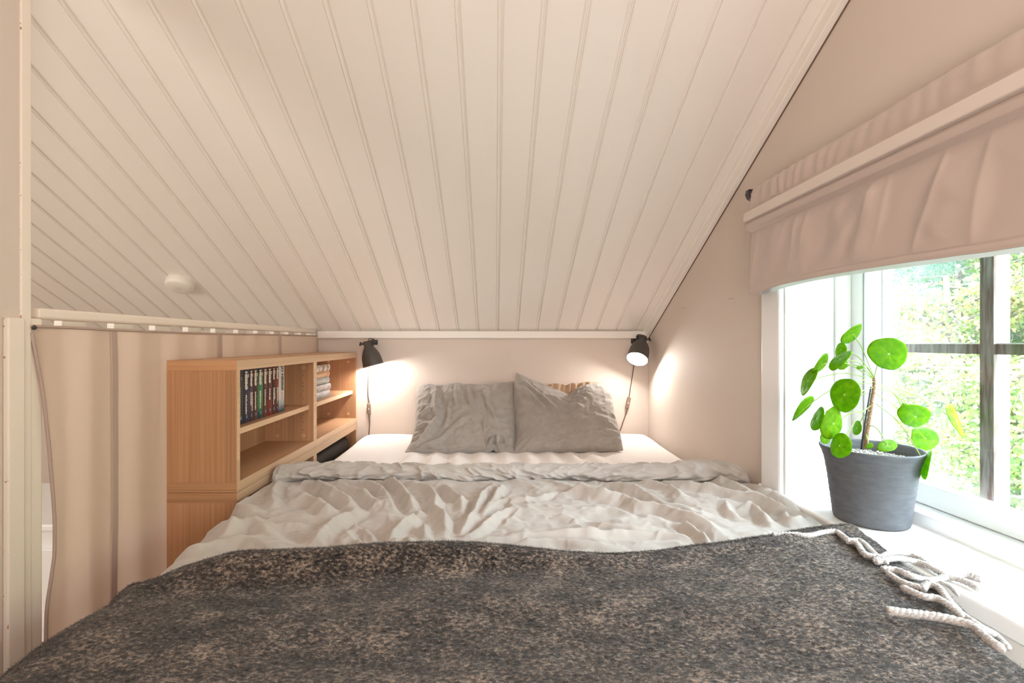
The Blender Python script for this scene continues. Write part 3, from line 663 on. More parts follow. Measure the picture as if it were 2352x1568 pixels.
def duvet_surface():
    s = np.linspace(-1.02, .852, 560); ny = 330
    v0 = np.linspace(0, 1, ny)
    S = np.repeat(s[:, None], ny, 1); V0 = np.repeat(v0[None, :], len(s), 0)
    yr = yroll(S); Yv = .45 + (yr - .45) * V0
    # only the last metre matters, sample denser far side
    Yv = .45 + (yr - .45) * (V0 ** .72)
    x, dz, nx, nz = soft_cross(S, xleft(Yv, .722, .690), .69 + .106 * sstep(.74, .98, Yv), .07, .03)
    near = (1 - .92 * sstep(1.26, 1.37, Yv) * (S < 0)); dz = dz * near; nx = nx * near
    edge = np.exp(-((Yv - yr) / .018)**2)
    h = ridge_field(S, Yv, ridges) + fine(S, Yv)
    h = h * (1 - .9 * sstep(1.06, .98, Yv)) * (1 - .6*sstep(.93, 1.1, np.abs(S) + .2))
    h = h - .010 * edge
    P1 = np.stack([x + nx*h, Yv, zbase(S) + dz + nz*h], -1)
    # folded-back roll
    na = 90; a = np.linspace(-.42, 1.38, na) * math.pi       # angle around the roll
    S2 = np.repeat(s[:, None], na, 1); A2 = np.repeat(a[None, :], len(s), 0)
    yr2 = yroll(S2); x2, dz2, _, _ = soft_cross(S2, -.722, .796, .07, .03); dz2 = np.where(S2 < 0, dz2 * .12, dz2)
    rad = .026 + .006*fbm(S2*4, A2*.3, 51) + .004 * fbm(S2*14 + A2*1.5, A2*.9, 52)
    t_ = S2 + .04*np.sin(A2*1.2 + S2*7)
    wr = 1 - np.abs(fbm(t_*16, A2*.8 + t_*3, 53, 3))
    rad = rad + .010*(wr**4 - .45)
    wid = 1.55 + .35*fbm(S2*3, S2*0, 55)
    # angle -> start low in front, go up over the top, end low behind
    yy = yr2 + .030 - np.cos(A2) * rad * wid
    zz_ = zbase(S2) + .012 + np.sin(A2) * rad
    tail = sstep(.95*math.pi, 1.38*math.pi, A2)
    yy = yy + tail * (.05 + .03*fbm(S2*5, S2*0+3, 56)); zz_ = np.where(A2 > math.pi*.9, np.maximum(zz_, .598 + .006*fbm(S2*12, A2, 57)), zz_)
    pin = np.exp(-((S2 + .715)/.045)**2); yy = yy - pin * .010*np.cos(A2); zz_ = zz_ + pin * .010*np.sin(A2*2.2)
    lump = .014*np.exp(-((S2-.66)/.10)**2) + .006*np.exp(-((S2-.50)/.05)**2)
    zz_ = zz_ + lump * np.clip(np.sin(A2), 0, 1)
    P2 = np.stack([x2, yy, zz_ + dz2], -1)
    return np.concatenate([P1, P2], 1)
P = duvet_surface()
# keep the left flap clear of the shelf front, right flap off the casing wall
P[..., 0] = np.where(P[..., 1] > 1.36, np.maximum(P[..., 0], -.7375), P[..., 0])
P[..., 0] = np.minimum(P[..., 0], .812)
me = grid_mesh(P); me.materials.append(M['linen'])
duvet = link('duvet', me, None); so = duvet.modifiers.new('solid', 'SOLIDIFY'); so.thickness = .004; so.offset = -1
tag(duvet, 'rumpled light grey linen duvet spread over the bed with its top edge rolled back', 'duvet')

# blanket
ed = [(-.95, 1.00)] + [(onZ(px, py, .652).x, onZ(px, py, .652).y) for px, py in ((340, 1326), (430, 1303), (600, 1298), (700, 1293), (900, 1280), (1100, 1271), (1300, 1270), (1420, 1268), (1500, 1262), (1600, 1252), (1800, 1240), (1900, 1222))] + [(.95, 1.10)]
ed = np.array(ed)
def yedge(S): return np.interp(S, ed[:, 0], ed[:, 1]) + .004*fbm(S*14, S*0, 61)
def xright(Y): return np.interp(Y, [.3, .64, .75, .85, 1.0, 1.12], [.63, .68, .722, .750, .785, .775])
def blanket_point(S, Yv, ye, detail=True):
    x, dz, nx, nz = soft_cross(S, xleft(Yv, .738, .690), .99, .085, .03)
    d = ye - Yv
    ridge = (.014 + .032 * sstep(.25, -.15, S) * sstep(-.62, -.45, S)) * sstep(-.74, -.6, S) * np.exp(-((d - .018) / .030)**2)
    big = .007*fbm(S*4 + 3, Yv*5, 71, 3) + .005*np.sin(Yv*26 + 3*fbm(S*2, Yv*2, 72))*sstep(1.0, .8, Yv)
    big = big + .010*np.exp(-((S - .58)/.12)**2 - ((Yv - .93)/.12)**2)
    mic = (.0022*fbm(S*60, Yv*75, 73, 3) + .0010*fbm(S*190, Yv*230, 74, 2)) if detail else 0
    curl = -.014 * np.exp(-(d / .006)**2)
    h = .018 + ridge + big + mic + curl
    return np.stack([x + nx*h, Yv + 0*S, zbase(S) + dz + nz*h], -1)
nu, nv = 760, 420
U, V = np.meshgrid(np.linspace(0, 1, nu), np.linspace(0, 1, nv), indexing='ij')
Yg = .30 + (1.05 - .30) * V
for _ in range(3):
    Sg = -1.22 + (xright(Yg) + 1.22) * U; ye = yedge(Sg); Yg = .30 + (ye - .30) * V
P = blanket_point(Sg, Yg, ye)
me = grid_mesh(P); me.materials.append(M['wool'])
blanket = link('wool_blanket', me, None); so = blanket.modifiers.new('solid', 'SOLIDIFY'); so.thickness = .007; so.offset = -1
tag(blanket, 'fuzzy dark grey mottled wool blanket with pale rope tassels across the foot of the bed', 'blanket')
# loose fibres standing out of the wool
nf = 230000
u = rng.random(nf); vv = rng.random(nf)**.8
ne = 26000; vv[:ne] = 1 - rng.random(ne)*.03
Y1 = .34 + .7*vv
for _ in range(3):
    S1 = -1.12 + (xright(Y1) + 1.12) * u; e1 = yedge(S1); Y1 = .34 + (e1 - .34) * vv
b0 = blanket_point(S1, Y1, e1, False)
d1 = rng.normal(size=(nf, 3)); d1[:, 2] = np.abs(d1[:, 2]) * .45 + .06; d1 /= np.linalg.norm(d1, axis=1)[:, None]
ln = (.0028 + .0038 * rng.random(nf))[:, None]; sd = np.cross(d1, rng.normal(size=(nf, 3))); sd /= np.linalg.norm(sd, axis=1)[:, None]; sd *= .00017
cv = rng.normal(size=(nf, 3)) * .0011; b0 = b0 + [0, 0, .0005]
mid = b0 + d1*ln*.55 + cv; tip = b0 + d1*ln + cv*.3 - [0, 0, .0008]
V_ = np.stack([b0 - sd, b0 + sd, mid + sd, mid - sd, tip], 1).reshape(-1, 3)
base = (np.arange(nf) * 5)[:, None]
loops = np.concatenate([base + [0, 1, 2, 3], base + [3, 2, 4]], 1).astype(np.int32)
me = bpy.data.meshes.new('m'); me.vertices.add(len(V_)); me.vertices.foreach_set('co', V_.astype(np.float32).ravel())
me.loops.add(loops.size); me.loops.foreach_set('vertex_index', loops.ravel())
me.polygons.add(nf * 2); me.polygons.foreach_set('loop_start', np.stack([np.arange(nf)*7, np.arange(nf)*7 + 4], 1).astype(np.int32).ravel())
me.update(calc_edges=True); me.materials.append(M['fuzz'])
fz = link('wool_fibres', me, None, blanket); fz['kind'] = 'stuff'

def c8(x, y): return (1700 + x/3.35, 1100 + y/3.35)
TS_ = [
 ([(740,400),(640,410),(520,435),(400,425),(260,430)], 0.0056), ([(740,400),(830,470),(900,500),(960,580),(1060,600)], 0.0060),
 ([(1030,630),(1150,570),(1280,575),(1400,620),(1500,690),(1560,720)], 0.0050), ([(1040,640),(1180,610),(1330,630),(1450,670),(1580,740),(1700,775),(1830,840)], 0.0056),
 ([(1090,690),(1200,700),(1330,750),(1480,780),(1600,745),(1730,730),(1850,765)], 0.0056), ([(1130,720),(1240,790),(1370,830)], 0.0052),
 ([(1400,850),(1440,810),(1530,840),(1600,930),(1700,1040)], 0.0056), ([(1240,830),(1400,900),(1520,920),(1640,1000),(1720,1070)], 0.0056),
 ([(1130,1010),(1280,1030),(1450,1050),(1620,1080),(1780,1130),(1900,1230),(2000,1300)], 0.0063), ([(1700,1040),(1850,1140),(1960,1200),(2050,1290)], 0.0052),
 ([(1540,790),(1620,830),(1670,885)], 0.0035), ([(820,480),(900,470),(960,500),(1050,590),(1120,640)], 0.0052),
]
for i, (pts, r_) in enumerate(TS_):
    P3 = []
    for k, p in enumerate(pts):
        zt = .664; q = onZ(*c8(*p), zt)
        ins = q.x < float(xright(np.array(min(q.y, 1.1))))
        zt = .671 if ins else (.650 if q.x < .8 else .648)
        q = onZ(*c8(*p), zt); P3.append(q)
    path = catmull(P3, 14); mb = MB(); n = len(path)
    L = 0; acc = [0]
    for a_, b_ in zip(path[:-1], path[1:]): acc.append(acc[-1] + (b_-a_).length)
    for st in range(3):
        sp = []
        for k, p in enumerate(path):
            tg = (path[min(k+1, n-1)] - path[max(k-1, 0)]).normalized(); sx = tg.cross(Vector((0, 0, 1))).normalized(); up = sx.cross(tg)
            an = acc[k] / .022 * 2*math.pi + st * 2*math.pi/3
            sp.append(p + (sx*math.cos(an) + up*math.sin(an)) * r_ * .48)
        r_ *= 1.0
        mb.tube(sp, [r_ * (.62 if 0 < k < n-1 else .4) * random.uniform(.93, 1.07) for k in range(n)], 6)
    # frayed end knot
    e = path[-1]; mb.lathe([(0, -.0055), (r_*.9, -.003), (r_*1.1, 0), (r_*.8, .003), (0, .005)], 8, Matrix.Translation(e) @ frame_from((path[-1]-path[-2])))
    o = mb.build('tassel', M['tassel'], blanket, smooth=True)

# ---------------------------------------------------------------- pillows
def pillow(name, label, group, top, bot, left, right, thick, wr, seed, Yt=2.46, Yb=2.115, hem=False):
    """outline given by four edge polylines (pixel points on a leaning plane), front and back puffed out"""
    nu, nv = 150, 130; u = np.linspace(0, 1, nu); v = np.linspace(0, 1, nv)
    def curve(pts, t):
        a = np.array(pts, float); k = np.linspace(0, 1, len(a)); return np.stack([np.interp(t, k, a[:, 0]), np.interp(t, k, a[:, 1])], -1)
    T, B, Lf, Rt = curve(top, u), curve(bot, u), curve(left, v), curve(right, v)     # v=0 bottom
    U, V = np.meshgrid(u, v, indexing='ij'); U3, V3 = U[..., None], V[..., None]
    C = (1-V3)*B[:, None] + V3*T[:, None] + (1-U3)*Lf[None] + U3*Rt[None] - ((1-U3)*(1-V3)*B[0] + U3*(1-V3)*B[-1] + (1-U3)*V3*T[0] + U3*V3*T[-1])
    Yp = Yb + (Yt - Yb) * V
    X = (C[..., 0] - CX) / F * Yp; Z = ZC + (CY - C[..., 1]) / F * Yp
    base = np.stack([X, Yp, Z], -1)
    nrm = np.array([0, -.62, .42]); nrm /= np.linalg.norm(nrm)
    prof = (np.clip(1 - np.abs(2*U-1)**3.0, 0, 1) * np.clip(1 - np.abs(2*V-1)**2.6, 0, 1)) ** .55
    sx = U * .48; sy = V * .40
    w_ = ridge_field(sx, sy, [([(p[0]*.48, p[1]*.40) for p in q], a*.013, .010*wd) for q, a, wd in wr])
    n1 = 1 - np.abs(fbm(sx*9 + seed, sy*14, seed, 3)); n2 = 1 - np.abs(fbm(sx*34, sy*30 + seed, seed+5, 2))
    w_ = w_ + .010*(n1**3 - .5) + .0042*(n2**3 - .5)
    # gathers near the side seams
    ed_ = np.exp(-(U/.10)**2) + np.exp(-((1-U)/.10)**2); w_ = w_ + .0035*ed_*np.sin(V*60 + 4*fbm(U*5, V*6, seed))
    m_ = np.clip(prof*3, 0, 1)
    front = base + nrm * (thick*prof + w_*m_ + .003)[..., None]; back = base - nrm * (thick*.55*prof + .003)[..., None]
    V1 = front.reshape(-1, 3); V2 = back.reshape(-1, 3); N = len(V1)
    i = (np.arange(nu-1)[:, None]*nv + np.arange(nv-1)[None, :]); f1 = np.stack([i, i+nv, i+nv+1, i+1], -1).reshape(-1, 4)
    fs = [tuple(r_) for r_ in f1] + [tuple(r_[::-1] + N) for r_ in f1]
    rim = [k*nv for k in range(nu)] + [(nu-1)*nv + k for k in range(1, nv)] + [k*nv + nv-1 for k in range(nu-2, -1, -1)] + [k for k in range(nv-2, 0, -1)]
    for a, b_ in zip(rim, rim[1:] + rim[:1]): fs.append((a, a+N, b_+N, b_))
    me = new_mesh(np.concatenate([V1, V2]), [tuple(int(q) for q in f) for f in fs], True); me.materials.append(M['pillow'])
    o = link(name, me, None); tag(o, label, 'pillow', group)
    seamrim = [Vector((front.reshape(-1, 3)[k] + back.reshape(-1, 3)[k]) / 2) for k in rim[::3]]
    sm = MB().tube(seamrim + [seamrim[0]], .0022, 6, False).build('seam', M['pillow'], o, smooth=True)
    if hem:
        hp = [Vector(front[k, 4]) + Vector((0, -.003, .0)) for k in range(6, 100, 2)]
        MB().tube(hp, .0016, 6).build('hem', M['pillow'], o, smooth=True)
        hp = [Vector(front[k, 9]) + Vector((0, -.002, .0)) for k in range(6, 95, 2)]
        MB().tube(hp, .0009, 5).build('hem', M['pillow'], o, smooth=True)
    return o
wrL = [([(.24,.95),(.22,.7),(.23,.5),(.16,.3),(.05,.12)], 1.5, 1.2), ([(.0,.40),(.10,.42),(.18,.40)], 1.3, .8), ([(.02,.55),(.1,.58),(.17,.62)], 1.0, .7), ([(.0,.25),(.1,.27)], 1, .7),
       ([(.45,.95),(.42,.75),(.40,.6)], 1.0, .7), ([(.55,.9),(.52,.7),(.56,.55),(.62,.45)], 1.1, 1.0), ([(.70,.95),(.74,.8),(.72,.6),(.78,.45),(.84,.40)], 1.3, 1.0), ([(.85,.95),(.83,.8)], .8, .8),
       ([(.10,.05),(.25,.2),(.36,.36),(.5,.5)], 1.0, .8), ([(.62,.05),(.7,.12),(.78,.15),(.86,.22)], 1.8, .8), ([(.80,.22),(.78,.1),(.84,.02)], 1.8, .8), ([(.88,.25),(.92,.12),(.97,.05)], 1.2, .8), ([(.35,.7),(.32,.5),(.30,.35)], .6, .6), ([(.62,.42),(.60,.3)], .7, .6)]
pillow('pillow', 'crumpled grey linen pillow with a double stitched hem, leaning on the left', 'grey pillows leaning on the back wall',
       [(957,888),(985,882),(1015,886),(1045,880),(1075,884),(1105,884),(1145,879),(1181,876)], [(927,1044),(965,1044),(1010,1049),(1060,1044),(1115,1043),(1133,1032),(1150,1044),(1181,1042)],
       [(927,1044),(945,1015),(955,975),(956,930),(957,888)], [(1181,1042),(1183,1010),(1180,960),(1179,910),(1181,876)], .075, wrL, 11, hem=True)
wrR = [([(.02,.82),(.15,.72),(.27,.60),(.33,.52)], 1.6, .9), ([(.04,.93),(.2,.78),(.35,.64),(.45,.54)], 1.4, .8), ([(.33,.78),(.45,.70),(.58,.62),(.68,.54)], 1.5, .9), ([(.52,.88),(.60,.84),(.70,.90),(.75,.93)], 1.6, .7),
       ([(.52,.84),(.62,.74),(.70,.66)], 1.2, .7), ([(.60,.80),(.68,.78),(.74,.74)], 1.0, .6), ([(.74,.42),(.82,.40),(.92,.36)], .8, .9), ([(.80,.25),(.90,.22),(.97,.2)], .9, .8), ([(.0,.05),(.06,.12),(.12,.2)], 1.2, .8), ([(.85,.35),(.95,.28)], .8, .7)]
rp_ = pillow('pillow', 'smooth grey linen pillow with its pointed corner sticking up, leaning on the right', 'grey pillows leaning on the back wall',
       [(1187,856),(1215,870),(1245,884),(1275,897),(1306,909),(1325,893),(1350,884),(1378,880),(1403,881)], [(1177,1044),(1230,1040),(1300,1037),(1370,1036),(1431,1034)],
       [(1177,1044),(1185,1010),(1183,960),(1181,900),(1187,856)], [(1431,1034),(1424,995),(1410,950),(1406,915),(1403,881)], .080, wrR, 23)
# insert showing behind the fold of the right pillow
ins = MB(); nn = 24; pts = []
def ins_pt(a, t):
    return None
tp = [(1255,884),(1270,880),(1288,881),(1300,884),(1312,879),(1328,880),(1345,876),(1365,877),(1390,878)]
cur = catmull([onY(px, py, 2.475) for px, py in tp], 5); vs = []; m = 7
for k, p in enumerate(cur):
    for j in range(m):
        t = j / (m-1); vs.append(p + Vector((0, -.012 - .02*math.sin(t*2.2) + .006*math.sin(k*1.3 + t*2), -.085*t)))
n = len(cur); fs = [(i*m+j, i*m+j+1, (i+1)*m+j+1, (i+1)*m+j) for i in range(n-1) for j in range(m-1)]
me = new_mesh(vs, fs, True); me.materials.append(mat('insert_warm_lit', (.50, .34, .23), .9, bump=(500, .2, .0005)))  # same fabric as the pillow, with warm light put into its colour
o = link('pillow_insert', me, None, rp_); so = o.modifiers.new('s', 'SOLIDIFY'); so.thickness = .012; so.offset = -1
o['label'] = 'pillow fabric behind the fold, warm light painted into its tan colour'

# ---------------------------------------------------------------- wall lamps
def lamp(label, topc, openc, bracket_px, cable, sw, power, axis_flip=1):
    root = tag(empty('wall_lamp', onY(*bracket_px, YW)), label, 'lamp', 'dark metal clamp lamps above the bed')
    topc = Vector(topc); openc = Vector(openc); axis = (openc - topc).normalized(); L = (openc - topc).length
    Mx = Matrix.Translation(topc) @ frame_from(axis, (1, 0, 0))
    prof = [(0, 0), (.019, 0), (.022, .003), (.022, .030), (.026, .036), (.038, .055), (.046, .075), (.050, .095), (.0525, L - .004), (.054, L), (.0525, L + .001)]
    inner = [(.0515, L), (.050, L - .004), (.048, .095), (.044, .075), (.036, .057), (.020, .040), (0, .038)]
    under(root, MB().lathe(prof, 40, Mx), 'lamp_shade', M['shade'], smooth=True)
    under(root, MB().lathe(inner, 40, Mx), 'shade_lining', M['shadein'], smooth=True)
    under(root, MB().lathe([(.0525, L - .001), (.0545, L - .001), (.0545, L + .002), (.0525, L + .002)], 40, Mx, closed=True), 'shade_rim', M['shadein'] if axis_flip > 0 else M['shade'])
    under(root, MB().lathe([(0, .105), (.016, .101), (.023, .088), (.023, .076), (.014, .060), (.011, .040)], 24, Mx), 'bulb', M['bulb'], smooth=True)
    # clamp: wall plate with screw, arm, two wing knobs
    bx_ = onY(*bracket_px, YW)
    pl = under(root, MB().box((bx_.x - .016, YW - .004, bx_.z - .013), (bx_.x + .016, YW, bx_.z + .013)), 'wall_plate', M['black'], bevel=.001)
    under(root, MB().lathe([(0, .002), (.003, .002), (.0035, 0)], 12, Matrix.Translation((bx_.x + .006*axis_flip, YW - .004, bx_.z)) @ Matrix.Rotation(R(90), 4, 'X')), 'screw', M['steel'])
    jt = topc + axis * .016; side = 1 if bx_.x > jt.x else -1
    arm0 = Vector((bx_.x - side*.012, YW - .005, bx_.z)); arm1 = Vector((jt.x + side*.028, jt.y, jt.z))
    under(root, MB().tube([arm0, arm0 + Vector((-side*.004, -.03, 0)), arm1, jt + Vector((side*.018, 0, 0))], .006, 10), 'arm', M['black'], smooth=True)
    def knob(c, d):
        d = Vector(d); k = MB().tube([c, c + d*.012], .0045, 10); mm = Matrix.Translation(c + d*.016) @ frame_from(d)
        k.box((-.011, -.0025, -.004), (-.002, .0025, .006), mm); k.box((.002, -.0025, -.004), (.011, .0025, .006), mm); k.lathe([(0, -.005), (.005, -.005), (.005, .004), (0, .004)], 10, mm)
        under(root, k, 'wing_knob', M['black'])
    knob(arm1 + Vector((0, -.006, .004)), (0, -.5, .866)); knob(jt - Vector((side*.021, 0, 0)), (-side, 0, 0))
    # cable leaving the back of the socket, switch, then down behind the mattress
    cp = [topc + Vector((side*.004, .004, -.002)), topc + Vector((side*.010, .012, .013)), topc + Vector((side*.026, .024, .006)), Vector((topc.x + side*.016, YW - .012, topc.z - .03))] + [onY(px, py, YW - .006) for px, py in cable]
    under(root, MB().tube(catmull(cp, 6), .0022, 8), 'cable', M['cable'], smooth=True)
    s0, s1 = onY(*sw[0], YW - .009), onY(*sw[1], YW - .009); d = (s1 - s0); mm = Matrix.Translation((s0+s1)/2) @ frame_from(d, (1, 0, 0)); h = d.length/2
    sb = under(root, MB().box((-.0095, -.007, -h), (.0095, .007, h), mm), 'switch', M['switch'], bevel=.004, seg=3)
    sb2 = MB().box((-.003, -.0115, -.003), (.003, -.0105, .003)); 
    q = (s0+s1)/2; under(root, MB().box((q.x - .002, q.y - .0085, q.z - .003), (q.x + .002, q.y - .006, q.z + .003)), 'switch_button', M['shadein'])
    pos = topc + axis * (L - .012)
    l = light('bulb_light', 'POINT', pos, power, (1.0, .95, .90), .018); l.parent = root; l.matrix_parent_inverse = Matrix.Translation(-Vector(root.location))
    return root
YLm = 2.525
lamp('dark wall clamp lamp above the bookcase end of the bed, shining sideways down the wall', onY(843, 783, YLm), onY(857.5, 838.5, YLm + .004), (861, 786),
     [(848, 850), (845.5, 880), (845.5, 905), (848, 927), (847.5, 950), (849, 975), (847, 1000)], ((847, 926), (848, 951)), 5.4, 1)
lamp('dark wall clamp lamp in the right corner, its lit bulb facing the room', onY(1477, 774, 2.535), onY(1463.5, 824, 2.455), (1456, 783),
     [(1456, 842), (1449, 885), (1445, 912), (1441, 938), (1436, 955), (1430, 972), (1424, 990)], ((1445.5, 912), (1439.5, 938)), 5.4, -1)

# ---------------------------------------------------------------- smoke detector, wall nails
d = ray(415, 648); t_ = (CO + TS*2.57 - ZC) / (d.z + TS); pc = Vector((d.x*t_, t_, ZC + d.z*t_))
Mx = Matrix.Translation(pc) @ frame_from(-az, (1, 0, 0))
sd = tag(empty('smoke_detector', pc), 'round white smoke detector on the sloping plank ceiling', 'smoke detector')
under(sd, MB().lathe([(0, 0), (.060, 0), (.061, .004), (.058, .006), (0, .006)], 40, Mx), 'base_plate', M['plastic'])
under(sd, MB().lathe([(.056, .006), (.057, .020), (.054, .028), (.048, .032), (.020, .034), (0, .034)], 40, Mx), 'housing', M['plastic'], smooth=True)
under(sd, MB().lathe([(.016, .034), (.016, .0352), (.014, .0356), (0, .0356)], 24, Mx), 'test_button', mat('detector_button', (.70, .64, .57), .4))
for px, py, lab in ((1575, 707, 'small bare nail in the right wall, lower and nearer the cornice'), (1686, 685, 'small bare nail in the right wall, higher and nearer the window')):
    p = onX(px, py, XR); nl = tag(empty('nail', p), lab, 'nail', 'nails left in the right wall')
    under(nl, MB().tube([p, p + Vector((-.016, 0, -.001))], .0009, 8), 'shank', M['steel'])
    under(nl, MB().tube([p + Vector((-.016, 0, -.001)), p + Vector((-.017, 0, -.001))], .0024, 10), 'head', M['steel'])

# ---------------------------------------------------------------- curtain on the railing
ce = tag(empty('curtain', (XL, 1.8, .4)), 'beige cotton curtain panel hung flat on the railing behind the bookcase', 'curtain')
zs = np.linspace(.25, ZC + .036, 120); uu = np.linspace(0, 1, 260)
Zg, Ug = np.meshgrid(zs, uu, indexing='xy')
edge_y = np.interp(Zg[0], [.25, .52, .62, .70, .86, .98, ZC + .036], [1.008, 1.013, 1.027, 1.026, 1.016, 1.004, .982])
Yc = edge_y[None, :] + (2.585 - edge_y[None, :]) * Ug
bul = .010 * np.exp(-((Yc - 1.03)/.04)**2) * np.sin(np.clip((ZC + .04 - Zg) / .75, 0, 1) * math.pi) + .0012*np.sin(Yc*42 + 2*fbm(Yc*2, Zg*1, 81)) * sstep(ZC + .05, .9, Zg) * sstep(1.4, 1.2, Yc) + .003*fbm(Yc*5, Zg*3, 82) + .0012*np.sin(Yc * 16)*sstep(ZC+.04, ZC-.2, Zg)
Xc = XL + .0035 + np.clip(bul, -.003, .03)
Xc = np.where(Yc > 1.36, np.minimum(Xc, XL + .003), Xc)
P = np.stack([Xc, Yc, Zg - .012*np.sin(Yc*2.2)*sstep(.9, ZC, Zg)*0 - .006*np.exp(-((Yc-1.5)/.5)**2)*sstep(.9, ZC, Zg)], -1)
me = grid_mesh(P); me.materials.append(M['curtain']); o = link('fabric', me, None, ce); o.matrix_parent_inverse = Matrix.Translation(-Vector(ce.location))
def cx_at(Y, z):
    i = int(np.argmin(np.abs(zs - z))); j = int(np.argmin(np.abs(Yc[:, i] - Y))); return P[j, i, 0]
# left rolled hem, top hem, seams
under(ce, MB().tube([Vector(P[0, i]) + Vector((.002, 0, 0)) for i in range(0, 120, 3)], .0032, 8), 'side_hem', M['seam'], smooth=True)
under(ce, MB().tube([Vector(P[j, -1]) + Vector((.001, 0, 0)) for j in range(0, 260, 4)], .0032, 8), 'top_hem', M['seam'], smooth=True)
def seam(Y, wdt):
    mb = MB(); vs = []
    for z in np.linspace(.27, ZC + .028, 40):
        xx = cx_at(Y, z) + .0018; yy = Y + .006*math.sin((z-.3)*3)
        for dy in (-wdt/2, wdt/2): vs += [(xx, yy + dy, z), (xx + .0016, yy + dy*.8, z)]
    fs = []
    for i in range(39):
        a = i*4; b_ = a+4; fs += [(a+1, b_+1, b_+3, a+3), (a, b_, b_+1, a+1), (a+3, b_+3, b_+2, a+2)]
    under(ce, mb.add(vs, fs), 'seam_tape', M['seam'])
for px in (255, 500, 640): seam(.945 * F / (CX - px), .022 if px == 255 else .03)
p = onX(78, 752, XL + .006); under(ce, MB().lathe([(0, .004), (.004, .003), (.0052, 0), (0, 0)], 14, Matrix.Translation(p) @ Matrix.Rotation(R(90), 4, 'Y')), 'tack', M['black'])

# ---------------------------------------------------------------- roller blind / valance
bl = tag(empty('roman_blind', (.77, .85, ZC + .46)), 'beige satin roman blind drawn up over the top of the window', 'blind')
XBl = .765; Yl, Yr_ = 1.452, .16
vv = np.array([.462, .455, .44, .42, .40, .392, .388, .384, .372, .362, .359, .350, .338, .334, .330, .31, .28, .25, .22, .20, .18, .168, .165, .158, .152])
off = np.array([.012, .006, .002, .0, -.001, -.004, -.012, -.016, -.018, -.016, -.010, -.014, -.012, -.004, .002, .002, .0, -.001, -.002, -.003, -.004, -.0045, -.003, -.0045, -.003])
vf = np.linspace(0, 1, 200); vz = np.interp(vf, np.linspace(0, 1, len(vv)), vv); vo = np.interp(vf, np.linspace(0, 1, len(vv)), off)
yy = np.linspace(Yl, Yr_, 420); Yg, VI = np.meshgrid(yy, np.arange(200), indexing='ij')
Zg = vz[VI]; Og = vo[VI]
main = sstep(.335, .30, Zg); topb = sstep(.395, .405, Zg)
a_ = Yg + .25*(Zg - .16)
folds = .006*fbm(a_*7, Zg*2.5, 91, 3) + .006*(1 - np.abs(fbm(a_*12 + 2, Zg*3, 92, 2)))**4
brd = [([(1.30, .33), (1.33, .25), (1.37, .18)], .006, .02), ([(1.10, .32), (1.06, .24), (1.09, .17)], .005, .02), ([(.985, .345), (1.03, .27), (1.13, .18)], .007, .018), ([(.975, .345), (.985, .26), (1.03, .17)], .008, .018), ([(.84, .30), (.80, .24), (.86, .18)], .006, .03), ([(1.22, .30), (1.17, .22), (1.20, .17)], .004, .02)]
folds = folds + ridge_field(Yg, Zg, brd)
gather = .0020*np.sin(Yg*150 + 5*fbm(Yg*6, Zg*5, 93)) * topb * (.4 + .6*sstep(.9, 1.4, Yg)) + .004*fbm(Yg*9, Zg*8, 94) * topb
Xb = XBl + Og - folds*main*sstep(.155, .19, Zg)*.85 - gather
zb = Zg + (.010*np.sin((Yl - Yg)*5.5) - .004 - .006*np.exp(-((Yg - 1.44)/.06)**2)) * sstep(.25, .15, Zg)
zb = zb + .006*fbm(Yg*3, Yg*0, 95)*main
P = np.stack([Xb, Yg, ZC + zb], -1)
me = grid_mesh(P, flip=True); me.materials.append(M['blind']); o = link('fabric', me, None, bl); o.matrix_parent_inverse = Matrix.Translation(-Vector(bl.location))
so = o.modifiers.new('s', 'SOLIDIFY'); so.thickness = .002; so.offset = 0
# pale batten pocket
bt = MB(); bt.prism([(XBl - .0200, ZC + .3875), (XBl - .0215, ZC + .386), (XBl - .0215, ZC + .3625), (XBl - .0200, ZC + .361), (XBl - .012, ZC + .361), (XBl - .012, ZC + .3875)], 1, Yr_, Yl)
under(bl, bt, 'batten_band', M['blindband'])
# lining behind
yl2 = np.linspace(Yl, Yr_, 160); zl = np.linspace(.44, .150, 24); Y_, Z_ = np.meshgrid(yl2, zl, indexing='ij')
P = np.stack([XBl + .022 + .004*np.sin(Y_*14), Y_, ZC + Z_ + (.010*np.sin((Yl - Y_)*5.5) - .008) * sstep(.25, .15, Z_)], -1)
me = grid_mesh(P); me.materials.append(M['lining']); o = link('lining', me, None, bl); o.matrix_parent_inverse = Matrix.Translation(-Vector(bl.location))
under(bl, MB().tube([(XBl + .030, Yl + .014, ZC + .446), (XBl + .030, Yr_, ZC + .446)], .008, 16), 'rod', M['black'], smooth=True)
br = MB().box((XBl + .0, Yl + .010, ZC + .457), (XR, Yl + .030, ZC + .463)).box((XR - .003, Yl + .008, ZC + .425), (XR, Yl + .036, ZC + .463))
br.prism([(XBl + .0, ZC + .463), (XBl - .004, ZC + .45), (XBl + .002, ZC + .435), (XBl + .016, ZC + .428), (XBl + .028, ZC + .434), (XBl + .022, ZC + .440), (XBl + .012, ZC + .438), (XBl + .006, ZC + .447), (XBl + .008, ZC + .463)], 1, Yl + .010, Yl + .026)
under(bl, br, 'bracket', M['black'], bevel=.001)
under(bl, MB().box((XBl + .006, Yl + .001, ZC + .385), (XBl + .02, Yl + .006, ZC + .422)), 'cord_clip', M['trim'], bevel=.001)

